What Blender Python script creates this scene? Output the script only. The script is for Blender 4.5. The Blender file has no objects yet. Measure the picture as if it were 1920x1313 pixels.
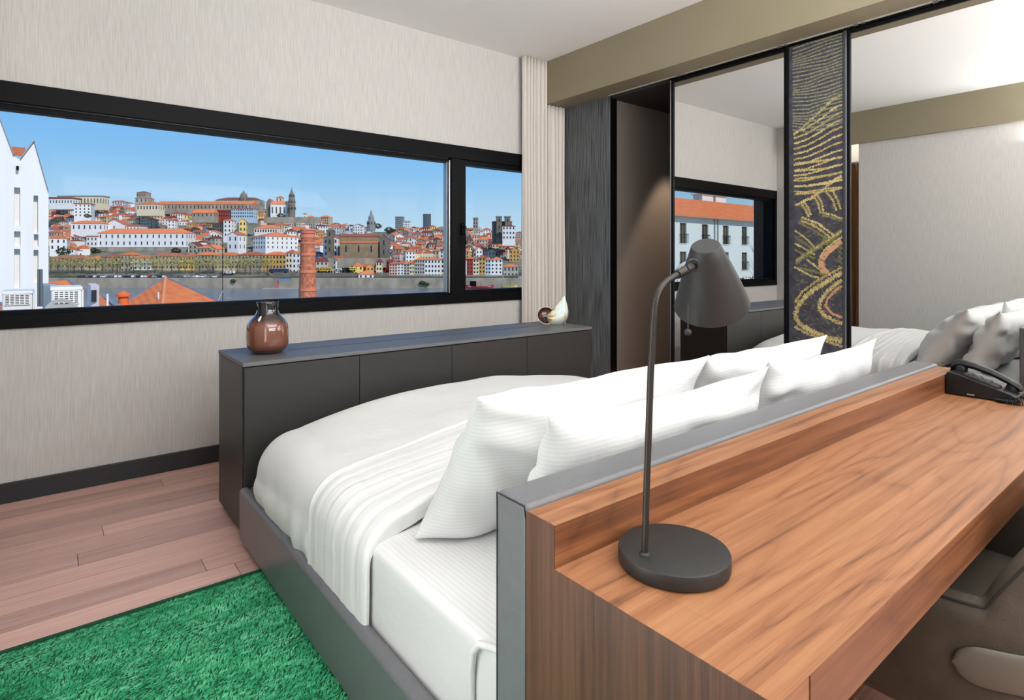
import bpy, bmesh, math, random
from mathutils import Vector, Matrix, noise
from mathutils.geometry import tessellate_polygon
R = random.Random(7)
sc = bpy.context.scene
COL = sc.collection
PI = math.pi
# ------------------------------------------------------------------ camera
F_PX, CU, CV, EYE = 1094.0, 960.0, 484.0, 1.25
YAW = math.atan((960-89)/F_PX)
cam_d = bpy.data.cameras.new('camera'); cam = bpy.data.objects.new('camera', cam_d); COL.objects.link(cam)
cam_d.sensor_width = 36; cam_d.sensor_fit = 'HORIZONTAL'
cam_d.lens = 36*F_PX/1920; cam_d.shift_y = (CV-656.5)/1920
cam_d.clip_start = 0.02; cam_d.clip_end = 6000
cam.location = (0, 0, EYE); cam.rotation_euler = (PI/2, 0, -YAW)
sc.camera = cam
# ------------------------------------------------------------------ colour management
vs = sc.view_settings
vs.view_transform = 'Standard'; vs.look = 'None'; vs.gamma = 1; vs.exposure = 0.25; vs.use_curve_mapping = False
try:
    sc.cycles.use_denoising = True
    sc.cycles.max_bounces = 12; sc.cycles.transparent_max_bounces = 24
    sc.cycles.sample_clamp_indirect = 6
except Exception: pass
def lin(c):
    return tuple(((v/255)/12.92 if v/255 <= .04045 else ((v/255+.055)/1.055)**2.4) for v in c[:3]) + (1,)
# ------------------------------------------------------------------ sky
w = bpy.data.worlds.new('sky'); sc.world = w; w.use_nodes = True
nt = w.node_tree; nt.nodes.clear()
tc = nt.nodes.new('ShaderNodeTexCoord'); sx = nt.nodes.new('ShaderNodeSeparateXYZ')
rp = nt.nodes.new('ShaderNodeValToRGB'); bg = nt.nodes.new('ShaderNodeBackground'); ou = nt.nodes.new('ShaderNodeOutputWorld')
nt.links.new(tc.outputs['Generated'], sx.inputs[0]); nt.links.new(sx.outputs['Z'], rp.inputs[0])
nt.links.new(rp.outputs[0], bg.inputs[0]); nt.links.new(bg.outputs[0], ou.inputs[0])
e = rp.color_ramp.elements
e[0].position = 0.0; e[0].color = lin((200, 224, 238))
e[1].position = 1.0; e[1].color = lin((62, 130, 222))
for p_, c_ in ((.06, (182, 217, 240)), (.14, (140, 198, 244)), (.26, (98, 172, 242)), (.5, (72, 146, 232))):
    q = e.new(p_); q.color = lin(c_)
bg.inputs[1].default_value = 0.82
# ------------------------------------------------------------------ sun and added fill lights out of view
def light(name, kind, loc, rot, energy, color=(1, 1, 1), size=None, size_y=None, **kw):
    d = bpy.data.lights.new(name, kind); d.energy = energy; d.color = color
    if kind == 'AREA':
        d.size = size
        if size_y: d.shape = 'RECTANGLE'; d.size_y = size_y
    for k, v in kw.items(): setattr(d, k, v)
    o = bpy.data.objects.new(name, d); COL.objects.link(o); o.location = loc; o.rotation_euler = rot
    return o
sun_dir = Vector((0.08, -0.75, 0.66)).normalized()          # towards the sun, behind the building
s = light('sun', 'SUN', (0, 0, 50), (0, 0, 0), 2.75, (1, .93, .83), angle=math.radians(.6))
s.rotation_euler = sun_dir.to_track_quat('Z', 'Y').to_euler()
light('back_fill_light', 'AREA', (1.75, -2.3, 2.1), (math.radians(88), 0, 0), 62, (.95, .98, 1), 3.4, 1.3)  # added fill behind the camera, not a fixture of the room
light('wall_fill_light', 'AREA', (1.75, .32, 2.90), (math.radians(92), 0, 0), 10, (.95, .98, 1), 3.2, .22)  # added fill under the ceiling, brightens the window wall
light('ceiling_fill_light', 'AREA', (1.75, -.9, 2.15), (math.radians(180-28), 0, 0), 112, (.95, .98, 1), 3.2, .6)  # unseen fill aimed upwards, added to brighten the ceiling
light('ceiling_fill_strip', 'AREA', (-.12, .45, 2.35), (0, math.radians(180+30), 0), 22, (.95, .98, 1), .1, 1.7)  # added strip by the left wall, lifts the ceiling; no real cove
light('side_fill_light', 'AREA', (-.17, .95, .95), (0, math.radians(-90), 0), 9, (.95, .98, 1), 1.5, .8)  # added fill beside the camera for the bed's left side
light('alcove_fill_light', 'AREA', (-.62, 3.25, 2.9), (0, 0, 0), 7, (1, .95, .88), .5, .5)  # invented source, added to lighten the alcove and its curtain
# ------------------------------------------------------------------ helpers
def P(u, v, d):
    """point at photo pixel (u, v) and camera depth d"""
    fx, fy = math.sin(YAW), math.cos(YAW)
    a = (u-CU)/F_PX; b = (CV-v)/F_PX
    return Vector(((fx+fy*a)*d, (fy-fx*a)*d, EYE+b*d))
def ray(u, v): return P(u, v, 1)-Vector((0, 0, EYE))
def PY(u, v, y): r = ray(u, v); return Vector((0, 0, EYE))+r*(y/r.y)
def PX(u, v, x): r = ray(u, v); return Vector((0, 0, EYE))+r*(x/r.x)
def PZ(u, v, z): r = ray(u, v); return Vector((0, 0, EYE))+r*((z-EYE)/r.z)

MATS = {}
def principled(name):
    m = bpy.data.materials.new(name); m.use_nodes = True
    n = m.node_tree; b = n.nodes['Principled BSDF']
    return m, n, b
def mat(name, col, rough=.5, metal=0, var=0, vscale=8, bump=0, bscale=60, spec=.5, stretch=(1, 1, 1), coat=0, col2=None, detail=4, rnd=0, brstretch=None):
    """col sRGB; var mixes towards col2 (or a darker tone) by noise; rnd = per-object brightness variation"""
    if name in MATS: return MATS[name]
    m, n, b = principled(name); L = n.links
    c = lin(col); b.inputs['Base Color'].default_value = c
    b.inputs['Roughness'].default_value = rough; b.inputs['Metallic'].default_value = metal
    b.inputs['Specular IOR Level'].default_value = spec; b.inputs['Coat Weight'].default_value = coat
    src = None
    if var or bump:
        t = n.nodes.new('ShaderNodeTexCoord'); mp = n.nodes.new('ShaderNodeMapping')
        mp.inputs['Scale'].default_value = stretch; L.new(t.outputs['Object'], mp.inputs[0])
    if var:
        nz = n.nodes.new('ShaderNodeTexNoise'); nz.inputs['Scale'].default_value = vscale; nz.inputs['Detail'].default_value = detail
        L.new(mp.outputs[0], nz.inputs['Vector'])
        r = n.nodes.new('ShaderNodeValToRGB'); r.color_ramp.elements[0].position = .3; r.color_ramp.elements[1].position = .7
        c2 = lin(col2) if col2 else tuple(x*(1-var) for x in c[:3])+(1,)
        r.color_ramp.elements[0].color = c2; r.color_ramp.elements[1].color = c
        L.new(nz.outputs[0], r.inputs[0]); src = r.outputs[0]
    if rnd:
        oi = n.nodes.new('ShaderNodeObjectInfo'); mr = n.nodes.new('ShaderNodeMapRange')
        mr.inputs['To Min'].default_value = 1-rnd; mr.inputs['To Max'].default_value = 1+rnd*.6
        L.new(oi.outputs['Random'], mr.inputs[0])
        hs = n.nodes.new('ShaderNodeHueSaturation'); L.new(mr.outputs[0], hs.inputs['Value'])
        if src: L.new(src, hs.inputs['Color'])
        else: hs.inputs['Color'].default_value = c
        src = hs.outputs[0]
    if src: L.new(src, b.inputs['Base Color'])
    if bump:
        nb = n.nodes.new('ShaderNodeTexNoise'); nb.inputs['Scale'].default_value = bscale; nb.inputs['Detail'].default_value = 3
        L.new(mp.outputs[0], nb.inputs['Vector'])
        bp = n.nodes.new('ShaderNodeBump'); bp.inputs['Strength'].default_value = bump; bp.inputs['Distance'].default_value = .004
        L.new(nb.outputs[0], bp.inputs['Height']); L.new(bp.outputs[0], b.inputs['Normal'])
    MATS[name] = m
    return m
def wood(name, light_, mid, dark, axis, rough=.38, k=1.0, ring=.10):
    m, n, b = principled(name); L = n.links
    t = n.nodes.new('ShaderNodeTexCoord')
    def noi(scale, detail, dist):
        mp = n.nodes.new('ShaderNodeMapping'); mp.inputs['Scale'].default_value = scale; L.new(t.outputs['Object'], mp.inputs[0])
        z = n.nodes.new('ShaderNodeTexNoise'); z.inputs['Scale'].default_value = 1; z.inputs['Detail'].default_value = detail
        z.inputs['Distortion'].default_value = dist; L.new(mp.outputs[0], z.inputs['Vector']); return z.outputs[0]
    def sc_(al, ac): v = [ac*k]*3; v['xyz'.index(axis)] = al*k; return v
    a = noi(sc_(.55, 4.5), 2, .5); c = noi(sc_(.9, 62), 4, .25); d = noi(sc_(9, 420), 2, 0)
    # growth rings: a saw-like sine over the broad noise gives cathedral figure
    mu = n.nodes.new('ShaderNodeMath'); mu.operation = 'MULTIPLY'; mu.inputs[1].default_value = 48; L.new(a, mu.inputs[0])
    si = n.nodes.new('ShaderNodeMath'); si.operation = 'SINE'; L.new(mu.outputs[0], si.inputs[0])
    ab = n.nodes.new('ShaderNodeMath'); ab.operation = 'ABSOLUTE'; L.new(si.outputs[0], ab.inputs[0])
    pw_ = n.nodes.new('ShaderNodeMath'); pw_.operation = 'POWER'; pw_.inputs[1].default_value = .4; L.new(ab.outputs[0], pw_.inputs[0])
    def ma(x, f_, y): 
        q = n.nodes.new('ShaderNodeMath'); q.operation = 'MULTIPLY_ADD'; L.new(x, q.inputs[0]); q.inputs[1].default_value = f_; L.new(y, q.inputs[2]); return q.outputs[0]
    c5 = n.nodes.new('ShaderNodeMath'); c5.operation = 'MULTIPLY'; c5.inputs[1].default_value = .55; L.new(c, c5.inputs[0])
    h = ma(pw_.outputs[0], ring, c5.outputs[0]); h = ma(d, .3, h)
    ad = n.nodes.new('ShaderNodeMath'); ad.operation = 'SUBTRACT'; L.new(h, ad.inputs[0]); ad.inputs[1].default_value = -.075+ring*.8
    r = n.nodes.new('ShaderNodeValToRGB'); E_ = r.color_ramp.elements
    E_[0].position = .28; E_[0].color = lin(dark); E_[1].position = .72; E_[1].color = lin(light_)
    q = E_.new(.48); q.color = lin(mid); L.new(ad.outputs[0], r.inputs[0]); L.new(r.outputs[0], b.inputs['Base Color'])
    b.inputs['Roughness'].default_value = rough
    bp = n.nodes.new('ShaderNodeBump'); bp.inputs['Strength'].default_value = .08; bp.inputs['Distance'].default_value = .002
    L.new(d, bp.inputs['Height']); L.new(bp.outputs[0], b.inputs['Normal'])
    return m
def streaked(name, c1, c2, scale, rough=.8, bump=.25, coarse=6):
    """woven / combed vertical streaks"""
    m, n, b = principled(name); L = n.links
    t = n.nodes.new('ShaderNodeTexCoord'); outs = []
    for sc_ in (scale, coarse):
        mp = n.nodes.new('ShaderNodeMapping'); mp.inputs['Scale'].default_value = (sc_, sc_, sc_*.02 if sc_ == scale else sc_*.5); L.new(t.outputs['Object'], mp.inputs[0])
        z = n.nodes.new('ShaderNodeTexNoise'); z.inputs['Scale'].default_value = 1; z.inputs['Detail'].default_value = 3; L.new(mp.outputs[0], z.inputs['Vector']); outs.append(z.outputs[0])
    r = n.nodes.new('ShaderNodeValToRGB'); r.color_ramp.elements[0].position = .35; r.color_ramp.elements[1].position = .65
    r.color_ramp.elements[0].color = lin(c1); r.color_ramp.elements[1].color = lin(c2)
    L.new(outs[0], r.inputs[0]); L.new(r.outputs[0], b.inputs['Base Color'])
    b.inputs['Roughness'].default_value = rough; b.inputs['Specular IOR Level'].default_value = .25
    bp = n.nodes.new('ShaderNodeBump'); bp.inputs['Strength'].default_value = bump; bp.inputs['Distance'].default_value = .002
    L.new(outs[0], bp.inputs['Height']); L.new(bp.outputs[0], b.inputs['Normal'])
    return m
def linen(name, col, axis='x', pitch=.012, depth=.3):
    """white bed linen with a woven satin stripe; stripes run along the other axis"""
    m, n, b = principled(name); L = n.links
    t = n.nodes.new('ShaderNodeTexCoord'); wv = n.nodes.new('ShaderNodeTexWave'); wv.wave_type = 'BANDS'
    wv.bands_direction = axis.upper(); wv.inputs['Scale'].default_value = 2*PI/(20*pitch); wv.inputs['Distortion'].default_value = 0
    L.new(t.outputs['Object'], wv.inputs['Vector'])
    r = n.nodes.new('ShaderNodeValToRGB'); c = lin(col)
    r.color_ramp.elements[0].color = tuple(x*.94 for x in c[:3])+(1,); r.color_ramp.elements[1].color = c
    r.color_ramp.elements[0].position = .35; r.color_ramp.elements[1].position = .6
    L.new(wv.outputs['Fac'], r.inputs[0]); L.new(r.outputs[0], b.inputs['Base Color'])
    b.inputs['Roughness'].default_value = .75; b.inputs['Sheen Weight'].default_value = .25; b.inputs['Specular IOR Level'].default_value = .25
    nz = n.nodes.new('ShaderNodeTexNoise'); nz.inputs['Scale'].default_value = 9; nz.inputs['Detail'].default_value = 4; L.new(t.outputs['Object'], nz.inputs['Vector'])
    b1 = n.nodes.new('ShaderNodeBump'); b1.inputs['Strength'].default_value = depth; b1.inputs['Distance'].default_value = .001; L.new(wv.outputs['Fac'], b1.inputs['Height'])
    b2 = n.nodes.new('ShaderNodeBump'); b2.inputs['Strength'].default_value = .22; b2.inputs['Distance'].default_value = .02; L.new(nz.outputs[0], b2.inputs['Height'])
    L.new(b1.outputs[0], b2.inputs['Normal']); L.new(b2.outputs[0], b.inputs['Normal'])
    return m
def tiles(name, c1, c2, pitch=.25):
    """clay roof: courses of pantiles"""
    m, n, b = principled(name); L = n.links
    t = n.nodes.new('ShaderNodeTexCoord'); wv = n.nodes.new('ShaderNodeTexWave'); wv.bands_direction = 'X'; wv.inputs['Scale'].default_value = 2*PI/(20*pitch); wv.inputs['Distortion'].default_value = .3
    L.new(t.outputs['Object'], wv.inputs['Vector'])
    nz = n.nodes.new('ShaderNodeTexNoise'); nz.inputs['Scale'].default_value = 2.2; nz.inputs['Detail'].default_value = 5; L.new(t.outputs['Object'], nz.inputs['Vector'])
    r = n.nodes.new('ShaderNodeValToRGB'); r.color_ramp.elements[0].position = .3; r.color_ramp.elements[1].position = .7
    r.color_ramp.elements[0].color = lin(c2); r.color_ramp.elements[1].color = lin(c1)
    L.new(nz.outputs[0], r.inputs[0])
    oi = n.nodes.new('ShaderNodeObjectInfo'); mr = n.nodes.new('ShaderNodeMapRange'); mr.inputs['To Min'].default_value = .72; mr.inputs['To Max'].default_value = 1.1
    L.new(oi.outputs['Random'], mr.inputs[0]); hs = n.nodes.new('ShaderNodeHueSaturation'); L.new(mr.outputs[0], hs.inputs['Value']); L.new(r.outputs[0], hs.inputs['Color'])
    L.new(hs.outputs[0], b.inputs['Base Color']); b.inputs['Roughness'].default_value = .85
    bp = n.nodes.new('ShaderNodeBump'); bp.inputs['Strength'].default_value = .5; bp.inputs['Distance'].default_value = .05
    L.new(wv.outputs['Fac'], bp.inputs['Height']); L.new(bp.outputs[0], b.inputs['Normal'])
    return m
def pane_glass(name, tint=(1, 1, 1, 1), refl=1.0):
    m = bpy.data.materials.new(name); m.use_nodes = True; n = m.node_tree; n.nodes.clear(); L = n.links
    o = n.nodes.new('ShaderNodeOutputMaterial'); mx = n.nodes.new('ShaderNodeMixShader'); tr = n.nodes.new('ShaderNodeBsdfTransparent')
    gl = n.nodes.new('ShaderNodeBsdfGlossy'); fr = n.nodes.new('ShaderNodeFresnel'); fr.inputs[0].default_value = 1.35
    gl.inputs['Roughness'].default_value = 0.0; tr.inputs[0].default_value = tint
    mu = n.nodes.new('ShaderNodeMath'); mu.operation = 'MULTIPLY'; mu.inputs[1].default_value = refl; L.new(fr.outputs[0], mu.inputs[0])
    L.new(mu.outputs[0], mx.inputs[0]); L.new(tr.outputs[0], mx.inputs[1]); L.new(gl.outputs[0], mx.inputs[2]); L.new(mx.outputs[0], o.inputs[0])
    return m

class MB:
    def __init__(s): s.v = []; s.f = []; s.fm = []
    def add(s, vs_, fs, mi=0):
        k = len(s.v); s.v += [tuple(p) for p in vs_]; s.f += [tuple(i+k for i in f) for f in fs]; s.fm += [mi]*len(fs); return s
    def box(s, a, b, mi=0, M=None):
        (x0, y0, z0), (x1, y1, z1) = a, b
        vv = [Vector(p) for p in ((x0, y0, z0), (x1, y0, z0), (x1, y1, z0), (x0, y1, z0), (x0, y0, z1), (x1, y0, z1), (x1, y1, z1), (x0, y1, z1))]
        if M: vv = [M @ p for p in vv]
        return s.add(vv, [(0, 3, 2, 1), (4, 5, 6, 7), (0, 1, 5, 4), (1, 2, 6, 5), (2, 3, 7, 6), (3, 0, 4, 7)], mi)
    def prism(s, poly, d, mi=0):
        """closed polygon (3-D points) extruded by vector d"""
        n = len(poly); d = Vector(d); pv = [Vector(p) for p in poly]
        return s.add(pv+[p+d for p in pv], [tuple(range(n))[::-1], tuple(range(n, 2*n))]+[(i, (i+1) % n, n+(i+1) % n, n+i) for i in range(n)], mi)
    def grid(s, rows, closed=False, mi=0):
        m = len(rows[0]); vv = [p for r in rows for p in r]; ff = []
        for i in range(len(rows)-1):
            for j in range(m if closed else m-1):
                j2 = (j+1) % m; ff.append((i*m+j, i*m+j2, (i+1)*m+j2, (i+1)*m+j))
        return s.add(vv, ff, mi)
    def lathe(s, prof, c=(0, 0, 0), n=32, M=None, mi=0):
        rows = [[Vector((c[0]+r*math.cos(2*PI*j/n), c[1]+r*math.sin(2*PI*j/n), c[2]+z)) for j in range(n)] for r, z in prof]
        if M: rows = [[M @ p for p in r] for r in rows]
        return s.grid(rows, True, mi)
    def tube(s, pts, r, n=10, mi=0, cap=True):
        pts = [Vector(p) for p in pts]; rr = r if isinstance(r, (list, tuple)) else [r]*len(pts)
        rows = []; up = None
        for i, p in enumerate(pts):
            t = (pts[min(i+1, len(pts)-1)]-pts[max(i-1, 0)]).normalized()
            if up is None: up = t.orthogonal().normalized()
            up = (up-t*up.dot(t)).normalized(); sd = t.cross(up)
            rows.append([p+(up*math.cos(2*PI*j/n)+sd*math.sin(2*PI*j/n))*rr[i] for j in range(n)])
        k = len(s.v); s.grid(rows, True, mi)
        if cap:
            s.f += [tuple(range(k, k+n))[::-1], tuple(range(k+(len(pts)-1)*n, k+len(pts)*n))]; s.fm += [mi, mi]
        return s
    def mesh(s, name, mats, smooth=None):
        me = bpy.data.meshes.new(name); me.from_pydata(s.v, [], s.f)
        for m in (mats if isinstance(mats, (list, tuple)) else [mats]): me.materials.append(m)
        if any(s.fm): me.polygons.foreach_set('material_index', s.fm)
        bm = bmesh.new(); bm.from_mesh(me); bmesh.ops.recalc_face_normals(bm, faces=bm.faces); bm.to_mesh(me); bm.free()
        if smooth is not None:
            me.polygons.foreach_set('use_smooth', [True]*len(me.polygons)); me.set_sharp_from_angle(angle=math.radians(smooth))
        me.update(); return me
    def build(s, name, mats, parent=None, smooth=None, bevel=0, bseg=2, sub=0):
        o = bpy.data.objects.new(name, s.mesh(name, mats, smooth)); COL.objects.link(o)
        if parent:
            o.parent = parent; o.matrix_parent_inverse = Matrix.LocRotScale(parent.location, parent.rotation_euler, None).inverted()
        if bevel:
            b = o.modifiers.new('bevel', 'BEVEL'); b.width = bevel; b.segments = bseg; b.limit_method = 'ANGLE'
            if smooth is None:
                o.data.polygons.foreach_set('use_smooth', [True]*len(o.data.polygons)); b.harden_normals = True
        if sub:
            b = o.modifiers.new('subdivision', 'SUBSURF'); b.levels = sub; b.render_levels = sub
        return o
def tag(o, label, cat, group=None, kind=None):
    if label: o['label'] = label
    if cat: o['category'] = cat
    if group: o['group'] = group
    if kind: o['kind'] = kind
    return o
def thing(name, label, cat, loc=(0, 0, 0), group=None, rz=0):
    o = bpy.data.objects.new(name, None); COL.objects.link(o); o.location = loc; o.rotation_euler = (0, 0, rz); o.empty_display_size = .1
    return tag(o, label, cat, group)
def structure(o): o['kind'] = 'structure'; return o
def nz(x, y=0, z=0): return noise.noise(Vector((x, y, z)))
def holed(mb, frame, outer, holes, depth, mi=0, mi_in=0):
    """flat wall face with rectangular recesses. frame(x, z, d) -> world point; depth>0 goes into the wall"""
    loops = [[Vector((x, z, 0)) for x, z in outer]]+[[Vector((a, c, 0)), Vector((a, d, 0)), Vector((b, d, 0)), Vector((b, c, 0))] for a, b, c, d in holes]
    flat = [p for l in loops for p in l]
    tris = tessellate_polygon(loops)
    mb.add([frame(p.x, p.y, 0) for p in flat], [tuple(t) for t in tris], mi)
    for a, b, c, d in holes:
        q = [(a, c), (b, c), (b, d), (a, d)]
        mb.add([frame(x, z, 0) for x, z in q]+[frame(x, z, depth) for x, z in q], [(0, 1, 5, 4), (1, 2, 6, 5), (2, 3, 7, 6), (3, 0, 4, 7)], mi_in)
        mb.add([frame(x, z, depth) for x, z in q], [(0, 1, 2, 3)], mi_in)
# ------------------------------------------------------------------ room materials
M_wall = streaked('wallpaper', (189, 184, 180), (207, 203, 199), 420, .85, .18)
M_wall_plain = mat('painted_wall', (206, 200, 193), .8)
M_ceil = mat('ceiling_paint', (244, 243, 241), .85)
M_beam = mat('beam_paint', (140, 130, 106), .6, var=.06, vscale=3)
M_black = mat('black_frame', (9, 9, 10), .5, spec=.12)
M_blackgloss = mat('black_gloss', (10, 10, 10), .12)
M_base = mat('baseboard_paint', (40, 42, 46), .42)
M_stripe = streaked('combed_panel', (58, 60, 61), (112, 116, 118), 150, .5, .5)
M_brownfab = mat('brown_fabric_panel', (112, 102, 93), .85, var=.15, vscale=260, bump=.25, bscale=420)
M_console = mat('console_laminate', (44, 42, 40), .42, var=.1, vscale=2)
M_constop = mat('console_top', (98, 98, 99), .46)
M_leather = mat('grey_leather', (108, 108, 111), .3, var=.08, vscale=30, bump=.2, bscale=330)
M_alu = mat('brushed_metal', (170, 170, 172), .3, 1)
M_wtop = wood('walnut_top', (170, 123, 87), (146, 98, 66), (100, 63, 43), 'x', ring=.16)
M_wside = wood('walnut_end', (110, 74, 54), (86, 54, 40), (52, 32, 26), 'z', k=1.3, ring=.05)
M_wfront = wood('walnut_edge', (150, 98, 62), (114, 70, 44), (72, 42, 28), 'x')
M_white = linen('striped_linen', (220, 220, 219), 'x', .013)
M_duvet = linen('duvet_linen', (222, 222, 220), 'y', .011, .18)
M_pillow = linen('pillow_linen', (214, 214, 213), 'z', .011, .12)
M_glass = pane_glass('window_glass', (1, 1, 1, 1), .06)
M_lampblack = mat('lamp_black', (36, 35, 34), .48, bump=.05, bscale=500)
M_lamparm = mat('lamp_bronze', (58, 54, 50), .4, .6)
M_curtain = mat('curtain_cloth', (216, 208, 199), .9, var=.08, vscale=300, stretch=(1, 1, .05))
M_mirror = mat('mirror_silver', (232, 232, 230), 0.0, 1)
H, WY, MX, LX = 2.995, 3.94, 3.70, -.205
BX0, BZ = 3.47, 2.616
# ------------------------------------------------------------------ structure
structure(MB().box((-1.2, -2.6, -.12), (5.2, 4.3, -.012)).build('floor', mat('floor_slab', (60, 45, 38), .8)))
floor = bpy.data.objects['floor']
M_plank = wood('floor_plank', (232, 194, 180), (212, 170, 156), (164, 120, 106), 'x', .45, 1.2, .05)
# per-plank tone
_n = M_plank.node_tree; _b = _n.nodes['Principled BSDF']; _src = _b.inputs['Base Color'].links[0].from_socket
_oi = _n.nodes.new('ShaderNodeObjectInfo'); _mr = _n.nodes.new('ShaderNodeMapRange'); _mr.inputs['To Min'].default_value = .74; _mr.inputs['To Max'].default_value = 1.12
_hs = _n.nodes.new('ShaderNodeHueSaturation'); _n.links.new(_oi.outputs['Random'], _mr.inputs[0]); _n.links.new(_mr.outputs[0], _hs.inputs['Value']); _n.links.new(_src, _hs.inputs['Color']); _n.links.new(_hs.outputs[0], _b.inputs['Base Color'])
pw = .1235
plank_meshes = {}
def plank(x0, x1, y0):
    Lx = round(x1-x0, 2)
    if Lx not in plank_meshes:
        plank_meshes[Lx] = MB().box((0, .0014, -.012), (Lx-.0026, pw-.0014, 0)).mesh('plank', M_plank)
    o = bpy.data.objects.new('plank', plank_meshes[Lx]); COL.objects.link(o); o.parent = floor; o.location = (x0, y0, 0)
y = WY-pw*1.02; row = 0
while y > -2.55:
    x = -1.1-R.choice((.2, .6, 1.0, 1.3))
    while x < 3.8:
        L_ = R.choice((1.2, 1.5, 1.8, 2.1)); a0 = max(x, -1.15)
        b0 = min(x+L_, 4.9)
        if b0-a0 > .1: plank(round(a0, 2), round(b0, 2), y)
        x += L_
    y -= pw; row += 1
structure(MB().box((-1.2, -2.6, H), (5.2, 4.3, H+.15)).build('ceiling', M_ceil))
# window wall: opening
WX0, WX1, WZ0, WZ1 = -.26, 3.62, .90, 2.14
wm = MB()
wm.box((-1.2, WY, 0), (WX0, WY+.3, H)).box((WX1, WY, 0), (5.2, WY+.3, H)).box((WX0, WY, 0), (WX1, WY+.3, WZ0)).box((WX0, WY, WZ1), (WX1, WY+.3, H))
structure(wm.build('wall_window', M_wall))
structure(MB().box((-.31, WY-.018, 0), (3.69, WY, .103)).build('baseboard_window', M_base, bevel=.003))
# left wall (seen in the mirror): wall up to the alcove, alcove with brown curtain, beam
structure(MB().box((LX-.2, -2.6, 0), (LX, 2.88, H)).build('wall_left', M_wall))
structure(MB().box((-1.2, -2.6, 0), (-1.0, 4.3, H)).build('wall_alcove', M_wall_plain))
structure(MB().box((LX-.3, 3.6, 0), (LX-.11, WY, H)).build('wall_corner', M_wall))
structure(MB().box((LX, -2.6, BZ), (LX+.05, 3.6, H)).build('trim_1', M_beam))
structure(MB().box((-1.2, -2.7, 0), (5.2, -2.5, H)).build('wall_back', M_wall_plain))
# right side: beam, wall behind the sliding doors, combed panel, niche
structure(MB().box((BX0, -2.6, BZ), (MX+.35, WY, H)).build('trim_2', M_beam))
structure(MB().box((5.0, -2.6, 0), (5.2, 4.3, H)).build('wall_right', mat('dark_wall', (70, 64, 58), .8)))
structure(MB().box((MX+.02, -2.6, 0), (MX+.1, 2.55, BZ)).build('wall_mirror', mat('dark_wall', (70, 64, 58), .8)))
cp = structure(MB().box((MX, 3.335, 0), (MX+.09, WY, BZ)).build('wall_combed', M_stripe))
MB().box((MX+.004, 3.323, 0), (MX+.085, 3.335, BZ)).build('edge_strip', M_blackgloss, cp)
MB().box((MX-.002, 3.322, 0), (MX+.004, 3.337, BZ)).build('corner_profile', mat('dark_metal', (120, 122, 124), .35, .8), cp)
structure(MB().box((MX+.09, 3.34, 0), (5.0, WY, BZ)).build('wall_niche', M_brownfab))
structure(MB().box((MX+.02, 2.3, BZ-.02), (5.0, 3.34, BZ)).build('trim_3', mat('niche_ceiling', (40, 38, 36), .7)))
light('niche_spot', 'SPOT', (MX+.80, 3.0, BZ-.05), (0, 0, 0), 95, (1, .78, .6), spot_size=math.radians(62), spot_blend=.35, shadow_soft_size=.03)
# ------------------------------------------------------------------ window
win = structure(thing('window_1', None, None, (1.6, WY, WZ0)))
def wbox(name, a, b, m=M_black, bev=.003): return MB().box(a, b).build(name, m, win, bevel=bev)
GY = WY+.06
wbox('casing', (-.28, WY-.022, 2.045), (3.67, WY+.02, 2.152)); wbox('casing', (-.28, WY-.022, .888), (3.67, WY+.02, .958))
wbox('casing', (-.285, WY-.022, .888), (-.245, WY+.02, 2.152))
wbox('sill', (-.26, WY+.02, .90), (3.62, WY+.28, .955)); wbox('head', (-.26, WY+.02, 2.05), (3.62, WY+.28, 2.135)); wbox('jamb', (-.26, WY+.02, .95), (-.235, WY+.28, 2.06)); wbox('jamb', (3.58, WY+.02, .95), (3.62, WY+.28, 2.06))
wbox('frame_rail', (-.25, WY+.02, 2.015), (2.50, WY+.09, 2.05)); wbox('frame_rail', (-.25, WY+.02, .955), (2.50, WY+.09, .978))
wbox('frame_rail', (2.62, WY+.0, 2.008), (3.62, WY+.09, 2.05)); wbox('frame_rail', (2.62, WY+.0, .955), (3.62, WY+.09, .990))
wbox('frame_stile', (-.25, WY+.02, .955), (-.225, WY+.09, 2.05)); wbox('frame_stile', (3.55, WY, .955), (3.60, WY+.09, 2.05))
wbox('mullion', (2.515, WY-.012, .955), (2.60, WY+.1, 2.05)); wbox('frame_stile', (2.60, WY-.004, .955), (2.655, WY+.09, 2.05))
wbox('glazing_bead', (2.488, WY+.02, .97), (2.494, WY+.07, 2.03), M_alu, 0); wbox('glazing_bead', (2.500, WY+.0, .97), (2.506, WY+.05, 2.03), M_alu, 0)
wbox('glazing_bead', (-.24, WY+.012, 2.044), (2.5, WY+.02, 2.047), M_alu, 0)
MB().box((-.23, GY, .96), (2.51, GY+.006, 2.03)).build('pane', M_glass, win)
MB().box((2.64, GY, .97), (3.58, GY+.006, 2.03)).build('pane', M_glass, win)
hd = MB().box((2.600, WY-.03, 1.44), (2.632, WY-.004, 1.53)).build('handle', M_black, win, bevel=.006)
MB().tube([(2.616, WY-.03, 1.5), (2.616, WY-.055, 1.5), (2.618, WY-.058, 1.47), (2.625, WY-.058, 1.36)], .010, 8).build('lever', M_blackgloss, hd, smooth=50)
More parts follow.
